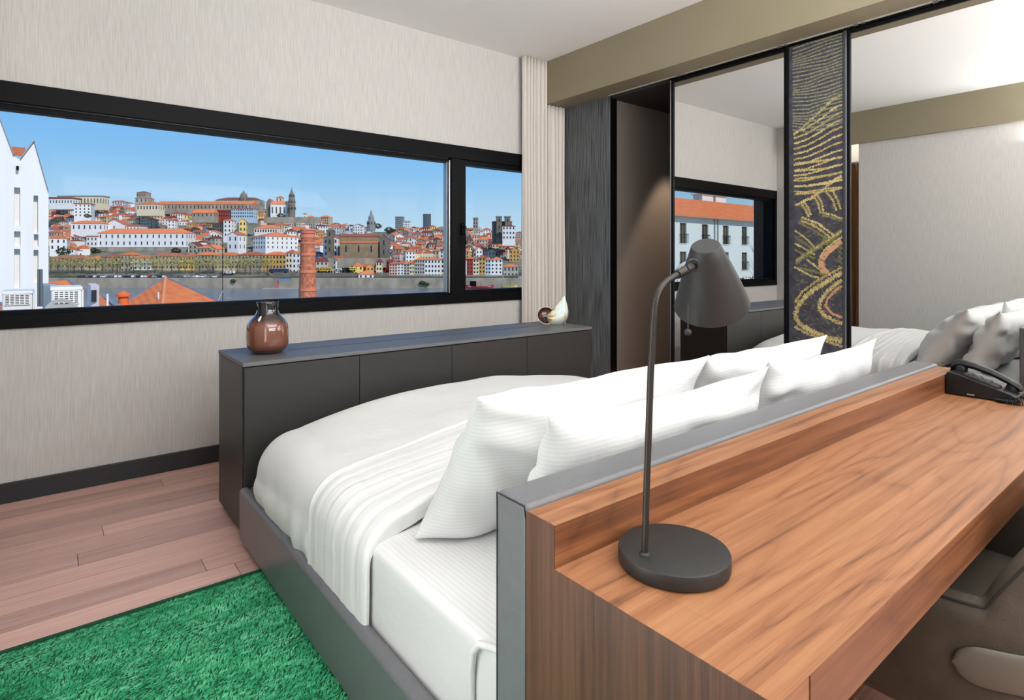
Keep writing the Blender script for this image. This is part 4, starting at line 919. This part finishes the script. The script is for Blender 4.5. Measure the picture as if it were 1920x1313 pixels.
# brick chimney
bk, n_, b_ = principled('chimney_brick'); t_ = n_.nodes.new('ShaderNodeTexCoord'); zz = n_.nodes.new('ShaderNodeTexNoise'); zz.inputs['Scale'].default_value = 2.4; zz.inputs['Detail'].default_value = 10
n_.links.new(t_.outputs['Object'], zz.inputs['Vector']); r_ = n_.nodes.new('ShaderNodeValToRGB'); r_.color_ramp.elements[0].position = .35; r_.color_ramp.elements[1].position = .68; r_.color_ramp.elements[0].color = lin((170, 92, 62)); r_.color_ramp.elements[1].color = lin((216, 138, 104)); n_.links.new(zz.outputs[0], r_.inputs[0]); n_.links.new(r_.outputs[0], b_.inputs['Base Color']); b_.inputs['Roughness'].default_value = .9
dC = 85.0; pc = P(577, 560, dC); s_ = dC/F_PX
chm = thing('chimney', 'tall round brick factory chimney with ring bands in front of the river', 'chimney', (pc.x, pc.y, pc.z-8))
def cz_(v): return (560-v)*s_+8
def cr_(v): return (12.2+(v-440)/120*3.6)*s_
nb_ = int((cz_(432))/.17)
pr_ = []
for k in range(nb_):                                  # recessed joints between the brick courses
    z = k*.17; v = 560-(z-8)/s_
    pr_ += [(cr_(v), z), (cr_(v), z+.145), (cr_(v)-.02, z+.15), (cr_(v)-.02, z+.168)]
pr_ += [(0, pr_[-1][1])]
o = bpy.data.objects.new('shaft', MB().lathe(pr_, n=40).mesh('shaft', bk, 30)); COL.objects.link(o); o.parent = chm
M_band = mat('band_brick', (214, 128, 98), .8)
for v, hpx in ((543, 5), (509, 5), (477, 5), (456, 3), (443, 6), (436, 3), (431, 3)):
    o = bpy.data.objects.new('ring_band', MB().lathe([(cr_(v)-.1, -hpx*s_/2), (cr_(v)+.10, -hpx*s_/2), (cr_(v)+.10, hpx*s_/2), (cr_(v)-.1, hpx*s_/2)], n=40).mesh('ring_band', M_band)); COL.objects.link(o); o.parent = chm; o.location = (0, 0, cz_(v))
# riverside trees
def leafmesh(name, n, rx, rz, seed, size, m):
    q = MB(); g = random.Random(seed)
    for k in range(n):
        a = g.uniform(0, 2*PI); c = g.uniform(-1, 1); r = g.uniform(.3, 1)**.5; s = math.sqrt(1-c*c)
        p = Vector((rx*r*s*math.cos(a), rx*r*s*math.sin(a), rz*r*c)); ax = Vector((g.gauss(0, 1), g.gauss(0, 1), g.gauss(0, 1))).normalized(); b = ax.orthogonal().normalized()*size*g.uniform(.5, 1.2); d = ax.cross(b)
        q.add([p-b-d*.6, p+b-d*.6, p+b+d*.6, p-b+d*.6], [(0, 1, 2, 3)])
    me = bpy.data.meshes.new(name); me.from_pydata(q.v, [], q.f); me.materials.append(m); return me
M_leaf = mat('budding_leaf', (188, 176, 108), .8, var=.35, vscale=.4, col2=(150, 142, 84)); M_trunk = mat('bark', (92, 80, 62), .9); M_dleaf = mat('dark_leaf', (54, 76, 34), .8, var=.4, vscale=.6)
crowns = [leafmesh('crown', 300, 5.4, 4.6, k, .34, M_leaf) for k in range(3)]
trunkm = MB().tube([(0, 0, -1), (.1, 0, 4), (0, .1, 8)], [.35, .25, .12], 6).tube([(0, 0, 4), (2, 1, 9)], [.15, .05], 5).tube([(0, 0, 4.5), (-2.2, -.5, 9)], [.15, .05], 5).mesh('trunk', M_trunk)
for i in range(30):
    u = 97+i*13.9+R.uniform(-3, 3)
    t = thing('plane_tree', 'budding yellow-green riverside tree, %s from left in the row on the quay' % ordn(i+1), 'tree', P(u, 516, 411+R.uniform(-3, 3)), 'riverside trees')
    for nm, me, z in (('trunk', trunkm, 0), ('crown', crowns[i % 3], 9.2)):
        o = bpy.data.objects.new(nm, me); COL.objects.link(o); o.parent = t; o.location = (0, 0, z); o.rotation_euler = (0, 0, R.uniform(0, 6))
gb = leafmesh('shrub', 300, 4, 2.6, 9, .5, M_dleaf)
for i, (u, v, d, s, ds) in enumerate(((178, 471, 505, 1.1, 'dark green bush below left end of the convent'), (330, 470, 500, 1.0, 'dark green bush below right end of the convent'), (118, 472, 470, 1.3, 'dark tree mass at the lower left of the hill'), (527, 405, 552, 1.0, 'dark round tree in front of the white hilltop church'), (164, 405, 575, .8, 'green bush by the white apartment block'), (437, 527, 397, .5, 'bright green tuft growing on the quay wall'), (792, 531, 397, .6, 'ivy patch left on the right quay wall'), (800, 533, 397, .5, 'ivy patch right on the right quay wall'), (730, 432, 690, 1.5, 'dark treetops on the right skyline'), (708, 424, 720, 1.3, 'treetops right of the grey spire'))):
    o = bpy.data.objects.new('shrub', gb); COL.objects.link(o); o.location = P(u, v, d); o.scale = (s, s*.35 if 'wall' in ds else s, s); o.rotation_euler = (0, 0, -YAW); tag(o, ds, 'shrub')
# cars on the quay
def carmesh(name, c):
    q = MB().prism([(-2.1, -.85, .35), (2.1, -.85, .35), (2.15, -.85, .8), (1.3, -.85, .95), (.8, -.85, 1.45), (-1.2, -.85, 1.5), (-1.9, -.85, .95), (-2.15, -.85, .85)], (0, 1.7, 0))
    q.prism([(1.15, -.87, .95), (.72, -.87, 1.38), (-1.1, -.87, 1.42), (-1.65, -.87, .95)], (0, 1.74, 0), 1)
    for x in (-1.3, 1.3): q.lathe([(0, -.88), (.34, -.88), (.34, .88), (0, .88)], n=10, M=Matrix.Translation((x, 0, .34)) @ Matrix.Rotation(PI/2, 4, 'X'), mi=2)
    return q.mesh(name, [mat('car_'+c[0], c[1], .25, coat=.6), M_win, M_black])
cars = [(c[0], carmesh('car', c)) for c in (('white', (232, 232, 232)), ('dark blue', (40, 50, 70)), ('black', (28, 28, 30)), ('silver', (170, 174, 178)), ('red', (170, 34, 40)), ('grey', (100, 104, 108)))]
for i in range(34):
    u = 148+i*8.0+R.uniform(-1.5, 1.5); cn, me = cars[4] if i == 17 else R.choice([cars[0], cars[0], cars[1], cars[2], cars[3], cars[5]])
    o = bpy.data.objects.new('car', me); COL.objects.link(o); o.location = P(u, 521, 400.5)*1.0; o.location.z = P(u, 521, 398).z+.02; o.rotation_euler = (0, 0, -YAW+R.choice((1.3, 1.8, 1.57, .2)))
    tag(o, '%s car parked on the quay, %s from the left in the row' % (cn, ordn(i+1)), 'car', 'parked cars')
def simple_vehicle(name, label, cat, u0, u1, v0, v1, d, m, wm2=None):
    t = thing(name, label, cat, P((u0+u1)/2, v1, d), None, -YAW); w_ = S(u1-u0, d)/2; h_ = S(v1-v0, d)
    def pt(q, nm, mm, bev=.0):
        o = bpy.data.objects.new(nm, q.mesh(nm, mm)); COL.objects.link(o); o.parent = t
        if bev: b = o.modifiers.new('b', 'BEVEL'); b.width = bev
    pt(MB().box((-w_, -1.2, .4), (w_, 1.2, h_)), 'body', m, .25)
    q = MB(); n = max(3, int(w_/1.0))
    for k in range(n): x = -w_+2*w_*(k+.5)/n; q.box((x-w_/n*.75, -1.24, h_*.5), (x+w_/n*.75, -1.1, h_*.82))
    pt(q, 'windows', wm2 or M_win)
    q = MB()
    for x in (-w_*.7, w_*.7): q.lathe([(0, -1.22), (.5, -1.22), (.5, 1.22), (0, 1.22)], n=10, M=Matrix.Translation((x, 0, .5)) @ Matrix.Rotation(PI/2, 4, 'X'))
    pt(q, 'wheels', M_black)
simple_vehicle('bus', 'dark blue coach parked on the upper quay left of the chimney', 'bus', 505, 541, 504, 512, 407, mat('bus_blue', (28, 62, 120), .3))
simple_vehicle('tram', 'yellow tram on the upper quay right of the brick chimney', 'tram', 594, 622, 502, 509.5, 407, mat('tram_yellow', (226, 176, 60), .4))
simple_vehicle('van', 'bright yellow van on the upper quay right of the tram', 'van', 655, 667, 501.5, 508.5, 407, mat('van_yellow', (240, 214, 20), .4))
simple_vehicle('van', 'white van left of the yellow van on the upper quay', 'van', 630, 640, 503, 509, 407, FW['white'])
simple_vehicle('bus', 'white coach behind the parked cars under the trees', 'bus', 420, 440, 508, 514, 407, FW['white'])
# boats and pontoon
def boat(label, u0, u1, v, d, hull, cargo=None):
    t = thing('boat', label, 'boat', P((u0+u1)/2, v, d), None, -YAW); w_ = S(u1-u0, d)/2
    t.location.z = WZ
    rows = []
    for i in range(13):
        a = i/12*2-1; b = 1.9*(1-abs(a)**2.6)+.05; sh_ = 1.5+1.3*abs(a)**3
        rows.append([(a*w_*.92, 0, -.4), (a*w_*.97, -b*.8, .4), (a*w_, -b, sh_), (a*w_, b, sh_), (a*w_*.97, b*.8, .4)])
    def pt(q, nm, m):
        o = bpy.data.objects.new(nm, q.mesh(nm, m)); COL.objects.link(o); o.parent = t
    pt(MB().grid(rows, True), 'hull', hull); pt(MB().box((-w_*.8, -1.3, 1.2), (w_*.8, 1.3, 1.45)), 'deck', FW['white'])
    if cargo: pt(MB().box((-w_*.7, -1.2, 1.4), (-w_*.25, 1.2, 5)), 'cabin', cargo)
    pt(MB().tube([(w_*.1, 0, 1.2), (w_*.1, 0, 6)], .12, 6), 'mast', M_trunk)
boat('red and white river boat moored below the quay right of the mullion', 873, 926, 541, 390, mat('boat_red', (176, 40, 48), .5), M_black)
boat('yellowish river boat moored at the right window edge', 940, 970, 537, 391, mat('boat_yellow', (206, 196, 90), .5))
pn = thing('pontoon', 'floating landing stage with red gangway below the quay left of the chimney', 'pontoon', (*P(545, 546, 388).xy, WZ), None, -YAW)
q = MB().box((-18, -1.5, -.2), (19, 1.5, .5))
for k in range(20): q.box((-17+1.9*k, -1.4, .5), (-16.9+1.9*k, -1.3, 1.6))
o = q.build('deck', mat('pontoon_grey', (170, 168, 162), .8)); o.parent = pn
o = MB().box((8-18, -1, .5), (9.6-18, 1, 6)).build('gangway', mat('gangway_red', (190, 110, 96), .7)); o.parent = pn
o = MB().box((-8, -1.2, 5), (0, 1.4, 7.2)).box((-8.4, -1.5, 7.2), (.4, 1.6, 7.5)).build('kiosk', mat('kiosk_blue', (120, 140, 160), .6)); o.parent = pn
# ------------------------------------------------------------------ near roofs
W_near = mat('near_render', (232, 230, 226), .85, var=.06, vscale=.5, stretch=(3, 3, .3))
T_near = tiles('near_pantiles', (240, 140, 76), (216, 112, 54), .24)
M_zinc = mat('zinc', (150, 158, 164), .45, .6)
yG = 40.0
gb_ = thing('gabled_building', 'white double-gabled building with slit windows at far left of the window', 'building', (PY(40, 484, yG).x, yG, PY(40, 600, yG).z))
def gp(u, v): p = PY(u, v, yG); return (p.x, p.z)
outer = [gp(-95, 1010), gp(91, 1010), gp(91, 361), gp(64, 266), gp(38, 300), gp(26, 293), gp(-18, 175), gp(-95, 300)]
def sl(u0, u1, v0, v1): a = gp(u0, v1); b = gp(u1, v0); return (a[0], b[0], a[1], b[1])
slots = [sl(26.5, 38, 352, 424), sl(63, 71.5, 367, 437), sl(26.5, 38.5, 434, 461), sl(26.5, 38, 467, 540), sl(63, 72, 469, 530), sl(-20, -6, 340, 424), sl(63.5, 72, 439.5, 462)]
q = MB(); holed(q, lambda x, z, d: (x, yG+d, z), outer, slots, .35)
no = len(outer)
back = [(x, yG+14, z) for x, z in outer]; q.add([(x, yG, z) for x, z in outer]+back, [(i, (i+1) % no, no+(i+1) % no, no+i) for i in (0, 1, 7)])
q.build('wall', W_near, gb_)
def roofslab(a, b, m, name, th=.12):
    A_, B_ = gp(*a), gp(*b); MB().prism([(A_[0], yG-.12, A_[1]+.02), (B_[0], yG-.12, B_[1]+.02), (B_[0], yG-.12, B_[1]+th), (A_[0], yG-.12, A_[1]+th)], (0, 14.2, 0)).build(name, m, gb_)
roofslab((91, 361), (64, 266), M_zinc, 'roof_slope'); roofslab((64, 266), (38, 300), M_zinc, 'roof_slope'); roofslab((26, 293), (-18, 175), M_zinc, 'roof_slope')
A_ = PY(14, 262, yG+5); B_ = PY(43, 264, yG+5)
MB().prism([(A_.x-.3, yG+3, A_.z-1.2), (B_.x+.2, yG+3, B_.z-1.2), (B_.x, yG+9, B_.z+.1), (A_.x, yG+9, A_.z+.1)], (0, 0, .1)).build('tiled_roof', T_near, gb_)
MB().box((gp(30.5, 315)[0], yG-.25, gp(30, 319)[1]), (gp(35.5, 310)[0], yG, gp(30, 312)[1])).build('lamp_bracket', M_black, gb_)
# terracotta hip roof in front of the window
dR = 26.0
ap = P(310, 520, dR); hr = thing('tiled_roof', 'bright orange hipped tile roof just outside, left of the vase', 'roof', (ap.x, ap.y, ap.z-4))
bl, br, bm_ = P(196, 590, dR-3.2), P(452, 592, dR-1.5), P(300, 600, dR-5.5); zb_ = min(bl.z, br.z, bm_.z); bkp = P(330, 560, dR+9)
bl.z = br.z = zb_+.15; bm_.z = zb_; bkp.z = zb_
MB().add([ap, bl, bm_, br, bkp], [(0, 1, 2), (0, 2, 3), (0, 3, 4), (0, 4, 1), (1, 2, 3, 4)]).build('tile_cover', T_near, hr)
MB().prism([Vector((p.x, p.y, zb_-.02)).lerp(Vector((ap.x, ap.y, zb_-.02)), .06) for p in (bl, bm_, br, bkp)], (0, 0, WZ-zb_)).build('wall', W_near, hr)
M_ridge = mat('ridge_mortar', (226, 150, 100), .9)
for e_, m_ in ((bl, M_zinc), (br, M_zinc), (bm_, M_ridge)): MB().tube([ap, e_], .055 if m_ is M_zinc else .07, 8).build('ridge_cap', m_, hr, smooth=60)
tp = P(297, 562, dR-2.6); MB().tube([tp-Vector((0, 0, .4)), tp+Vector((0, 0, .3))], .03, 6).build('vent_pipe', W_near, hr)
M_clay = mat('clay_pot', (222, 110, 56), .8)
cp_ = P(231.5, 574, dR-3); cw = thing('roof_vent', 'small orange clay roof vent with conical cap left of the hipped roof', 'vent', cp_)
MB().lathe([(0, -.6), (.2, -.6), (.17, .36), (.26, .38), (.26, .46), (0, .62)], cp_, 16).build('pot', M_clay, cw, smooth=40)
# small roofs, wall and pipes by the units
q1 = thing('tiled_roof', 'low orange roof edge at bottom left corner of the window', 'roof', P(10, 588, 14))
MB().prism([P(-60, 590, 13), P(36, 590, 13), P(0, 570, 16), P(-60, 560, 16)], (0, 0, -.12)).build('tile_cover', T_near, q1); MB().tube([P(42, 592, 13), P(0, 569, 16)], .05, 8).build('flashing', M_zinc, q1)
q1 = thing('tiled_roof', 'small orange roof with zinc edge behind the air-conditioning units', 'roof', P(110, 540, 34))
MB().prism([P(80, 545, 32), P(148, 541, 32), P(127, 525, 38), P(92, 528, 38)], (0, 0, -.2)).build('tile_cover', T_near, q1); MB().tube([P(148, 540, 32), P(127, 525, 38)], .08, 8).build('flashing', M_zinc, q1)
q1 = thing('tiled_roof', 'narrow orange roof strip between pinkish wall and hipped roof', 'roof', P(200, 575, 24))
MB().prism([P(186, 585, 22), P(218, 580, 22), P(192, 552, 28), P(186, 552, 28)], (0, 0, -.15)).build('tile_cover', T_near, q1); MB().tube([P(222, 574, 22), P(192, 552, 28)], .09, 8).build('flashing', M_zinc, q1)
pwl = thing('stair_house', 'pale roof house with one dark square window right of the units', 'building', P(178, 600, 20), None)
a = P(170, 600, 20); b = P(186, 600, 20); zt_ = P(170, 535, 20).z
MB().prism([a, b, Vector((b.x, b.y, zt_)), Vector((a.x, a.y, zt_))], Vector((0, 2, 0))).build('wall', mat('pale_pink_render', (222, 206, 206), .85), pwl)
a = P(171, 566, 19.96); b = P(181, 544, 19.96); MB().box((a.x, a.y-.1, a.z), (b.x, a.y+.1, b.z)).build('window', M_win, pwl)
for u in (72.5, 77.5):
    p0, p1 = P(u, 575, 15), P(u, 505, 15)
    o = MB().tube([p0, p1], .03, 8).build('vent_pipe', mat('pipe_grey', (120, 124, 126), .5, .5), smooth=60); tag(o, 'thin grey vent pipe, %s of the pair above the units' % ('left' if u < 75 else 'right'), 'pipe', 'vent pipes')
p0, p1 = P(201.5, 590, 22), P(201.5, 551, 22); tag(MB().tube([p0, p1], .04, 8).build('vent_pipe', W_near, smooth=60), 'white vertical pipe left of the clay roof vent', 'pipe')
dp = thing('duct', 'blue-grey metal duct box between the two air-conditioning units', 'duct', P(92, 560, 13.5)); a = P(80, 562, 13.5); b = P(106, 533, 13.5); a.z = P(60, 600, 12).z-.05
MB().box((a.x, a.y, a.z), (b.x, a.y+.5, b.z)).build('box', mat('duct_grey', (132, 146, 154), .5, .4), dp, bevel=.02); MB().box((a.x+.05, a.y-.02, a.z+.1), (a.x+.12, a.y+.01, a.z+.18)).build('label_plate', W_near, dp)
# lightning rod with stays
rd = thing('lightning_rod', 'thin dark lightning rod with two stay wires right of hipped roof', 'rod', P(418, 600, 30))
MB().tube([P(418, 600, 30), P(417, 410, 30)], .016, 6).build('mast', M_black, rd)
for u in (404, 436): MB().tube([P(418, 545, 30), P(u, 575, 29.6)], .008, 5).build('stay', M_zinc, rd)
# air-conditioning units
M_ac = mat('ac_enamel', (228, 224, 214), .5); M_grl = mat('ac_grille', (60, 60, 58), .6)
def ac(label, u0, um, u1, v0, v1, d, fan):
    """outdoor unit: front face u0..um, grille side um..u1"""
    wf = S(um-u0, d); h_ = S(v1-v0, d); pz = P(u0, v1, d)
    t = thing('air_conditioner', label, 'air conditioner', pz, 'rooftop air-conditioning units', 0)
    def pt(q, nm, m, parent=t, bev=0, sm=None):
        o = bpy.data.objects.new(nm, q.mesh(nm, m, sm)); COL.objects.link(o); o.parent = parent
        if bev: b = o.modifiers.new('b', 'BEVEL'); b.width = bev; b.segments = 2
        return o
    dl = .95
    pt(MB().box((0, 0, -.3), (wf, dl, h_)), 'casing', M_ac, bev=.03)
    pt(MB().box((-.015, -.015, h_-.05), (wf+.015, dl+.02, h_+.012)), 'lid', M_ac, bev=.01)
    q = MB(); pnl = pt(MB().box((.04, -.012, h_*.42), (wf*.9, .0, h_*.86)), 'grille', M_grl)
    for k in range(7): z = h_*(.42+.44*k/6); q.box((.04, -.03, z-.008), (wf*.9, -.008, z+.008))
    for k in range(6): x = .04+(wf*.9-.04)*k/5; q.box((x-.01, -.032, h_*.42), (x+.01, -.008, h_*.86))
    pt(q, 'slats', M_ac, pnl)
    q = MB(); ps = pt(MB().box((wf, .05, h_*.1), (wf+.012, dl-.05, h_*.9)), 'grille', M_grl)
    for k in range(9): y_ = .05+(dl-.1)*k/8; q.box((wf+.006, y_-.012, h_*.1), (wf+.03, y_+.012, h_*.9))
    for k in range(8): z = h_*(.1+.8*k/7); q.box((wf+.006, .05, z-.006), (wf+.028, dl-.05, z+.006))
    pt(q, 'slats', M_ac, ps)
    if fan:
        Mf = Matrix.Translation((wf*.33, -.03, .05)) @ Matrix.Rotation(PI/2, 4, 'X')
        fo = pt(MB().lathe([(.0, 0), (.2, 0), (.24, .03), (.26, .03), (.27, 0)], n=32, M=Mf), 'fan_guard', mat('fan_grey', (170, 166, 158), .5), sm=50)
        pt(MB().lathe([(0, .05), (.06, .05), (.08, .03)], n=20, M=Mf), 'fan_hub', M_ac, fo, sm=50)
    return t
ac('cream rooftop air-conditioning unit at left edge of the window, by the gabled wall', 4, 48, 80, 548, 590, 12.0, False)
ac('cream rooftop air-conditioning unit with round fan, right one of the two', 96, 142, 172, 540, 592, 11.0, True)
pf = P(60, 600, 12); structure(MB().box((pf.x-3, pf.y-.6, WZ), (pf.x+3.4, pf.y+2.2, pf.z-.05)).build('flat_roof', mat('roof_felt', (110, 112, 112), .9)))
# ------------------------------------------------------------------ building seen through the mirror
yB = 39.0
def mv(u, v, y=yB): p = PY(u, v, y); return Vector((2*MX-p.x, p.y, p.z))
mbg = thing('hotel_wing', 'pale building with orange tiled roof and French windows, visible in the left mirror', 'building', (mv(1360, 484).x, yB, mv(1360, 540).z))
x_of = lambda u: mv(u, 484).x
ze = mv(1358, 411).z; zg = mv(1358, 560).z; xa, xb_ = x_of(1560), x_of(1180)
wins = []
for u, wpx in ((1281, 22), (1322, 16), (1361, 15), (1396, 14), (1427, 13), (1455, 11), (1240, 26), (1200, 30)):
    xc = x_of(u); hw = .62
    for vt, vb in ((423, 458), (473, 507)):
        wins.append((xc-hw, xc+hw, mv(1358, vb).z, mv(1358, vt).z))
q = MB(); holed(q, lambda x, z, d: (x, yB+d, z), [(xa, zg), (xb_, zg), (xb_, ze), (xa, ze)], wins, .3)
q.build('facade', mat('pale_render', (220, 230, 226), .85, var=.04, vscale=.4), mbg)
M_wg = mat('window_dark', (70, 72, 66), .15, var=.4, vscale=.8, col2=(120, 112, 92)); M_wf = mat('window_frame_brown', (58, 50, 46), .5)
for a, b, c, d in wins:
    o = MB().box((a, yB+.24, c), (b, yB+.29, d)).build('window', M_wg, mbg)
    f_ = MB()
    for x in (a, (a+b)/2-.03, b-.06): f_.box((x, yB+.18, c), (x+.06, yB+.25, d))
    f_.box((a, yB+.18, d-.07), (b, yB+.25, d)); f_.build('window_frame', M_wf, o)
    g = MB().box((a-.1, yB-.22, c+.98), (b+.1, yB-.18, c+1.03)).box((a-.1, yB-.22, c+.05), (b+.1, yB-.18, c+.09))
    for k in range(9): x = a-.1+(b-a+.2)*k/8; g.box((x-.012, yB-.21, c+.05), (x+.012, yB-.185, c+1.0))
    for x in (a-.1, b+.1): g.box((x-.012, yB-.21, c+.05), (x+.012, yB, c+.08)); g.box((x-.012, yB-.21, c+.95), (x+.012, yB, c+1.0))
    g.build('balcony_rail', M_black, o)
zr = ze+2.9
MB().add([(xa, yB-.6, ze+.05), (xb_, yB-.6, ze+.05), (xb_, yB+5.5, zr), (xa, yB+5.5, zr), (xb_, yB+11.6, ze), (xa, yB+11.6, ze)], [(0, 1, 2, 3), (3, 2, 4, 5), (0, 5, 4, 1)]).build('roof', T_near, mbg)
MB().box((xa, yB-.7, ze-.12), (xb_, yB-.5, ze+.1)).build('gutter', mat('clay_gutter', (206, 134, 96), .7), mbg)
for u in (1339, 1345): MB().tube([(x_of(u), yB-.1, zg), (x_of(u), yB-.1, ze)], .06, 8).build('downpipe', M_zinc, mbg)
for u in (1406, 1430): x = x_of(u); MB().box((x-1.3, yB+6, zr-.4), (x+1.3, yB+7.4, zr+.9)).box((x-1.6, yB+5.8, zr+.9), (x+1.6, yB+7.6, zr+1.05)).build('chimney_block', W_near, mbg)
structure(MB().box((xa-10, yB-22, WZ), (xb_+20, yB+12, zg)).build('courtyard', mat('courtyard_paving', (150, 144, 130), .9)))
red = leafmesh('red_shrub', 420, 1.2, .9, 4, .11, mat('red_leaf', (120, 44, 34), .8, var=.5, vscale=4, col2=(80, 60, 30)))
for i in range(9):
    u = 1290+i*19; p = mv(u, 517, yB-9+R.uniform(-1, 1)); p.z = zg+1.4+.5*R.random()
    o = bpy.data.objects.new('red_shrub', red); COL.objects.link(o); o.location = p; o.scale = (1, 1, 1.5); o.rotation_euler = (0, 0, i); tag(o, 'red-leaved shrub, %s from left in the bed below the mirrored building' % ordn(i+1), 'shrub', 'red shrubs in the courtyard')
def bare_tree(u, h_, seed, label):
    p = mv(u, 520, yB-7); p.z = zg; g = random.Random(seed); t = thing('bare_tree', label, 'tree', p, 'bare courtyard trees'); q = MB()
    q.tube([(0, 0, 0), (.1, 0, h_*.5), (.05, .1, h_)], [.09, .06, .015], 6)
    for k in range(30):
        z = h_*g.uniform(.25, .92); a = g.uniform(0, 6.28); l = (h_-z)*.42+.3; e_ = Vector((math.cos(a)*l*.6, math.sin(a)*l*.6, z+l*.9)); q.tube([(0.07, 0, z), Vector((.07, 0, z)).lerp(e_, .5)+Vector((.05, 0, -.05)), e_], [.025, .015, .006], 4)
    o = bpy.data.objects.new('branches', q.mesh('branches', mat('birch_bark', (170, 160, 146), .8))); COL.objects.link(o); o.parent = t
bare_tree(1419, 7.5, 3, 'slim bare tree in front of the mirrored building, right one'); bare_tree(1440, 6.5, 8, 'slim bare tree at the right edge of the mirrored window')
dm_ = mv(1290, 500, yB-12); dmo = thing('garden_dome', 'white lattice garden dome behind the lamp shade in the mirror', 'dome', (dm_.x, dm_.y, zg))
q = MB()
for k in range(10):
    a = PI*k/10; q.tube([(1.6*math.cos(a)*math.cos(b)*1.0, 1.6*math.sin(a)*math.cos(b), 4.6*max(0, math.sin(b))**.8) for b in [PI*j/16 for j in range(17)]], .05, 5)
for z in range(1, 9): rr2 = 1.6*math.cos(math.asin(min(1, (z*.5/4.6)**1.25))); q.tube([(rr2*math.cos(c), rr2*math.sin(c), z*.5) for c in [2*PI*j/20 for j in range(21)]], .03, 4)
o = bpy.data.objects.new('lattice', q.mesh('lattice', mat('white_wire', (226, 224, 214), .6))); COL.objects.link(o); o.parent = dmo
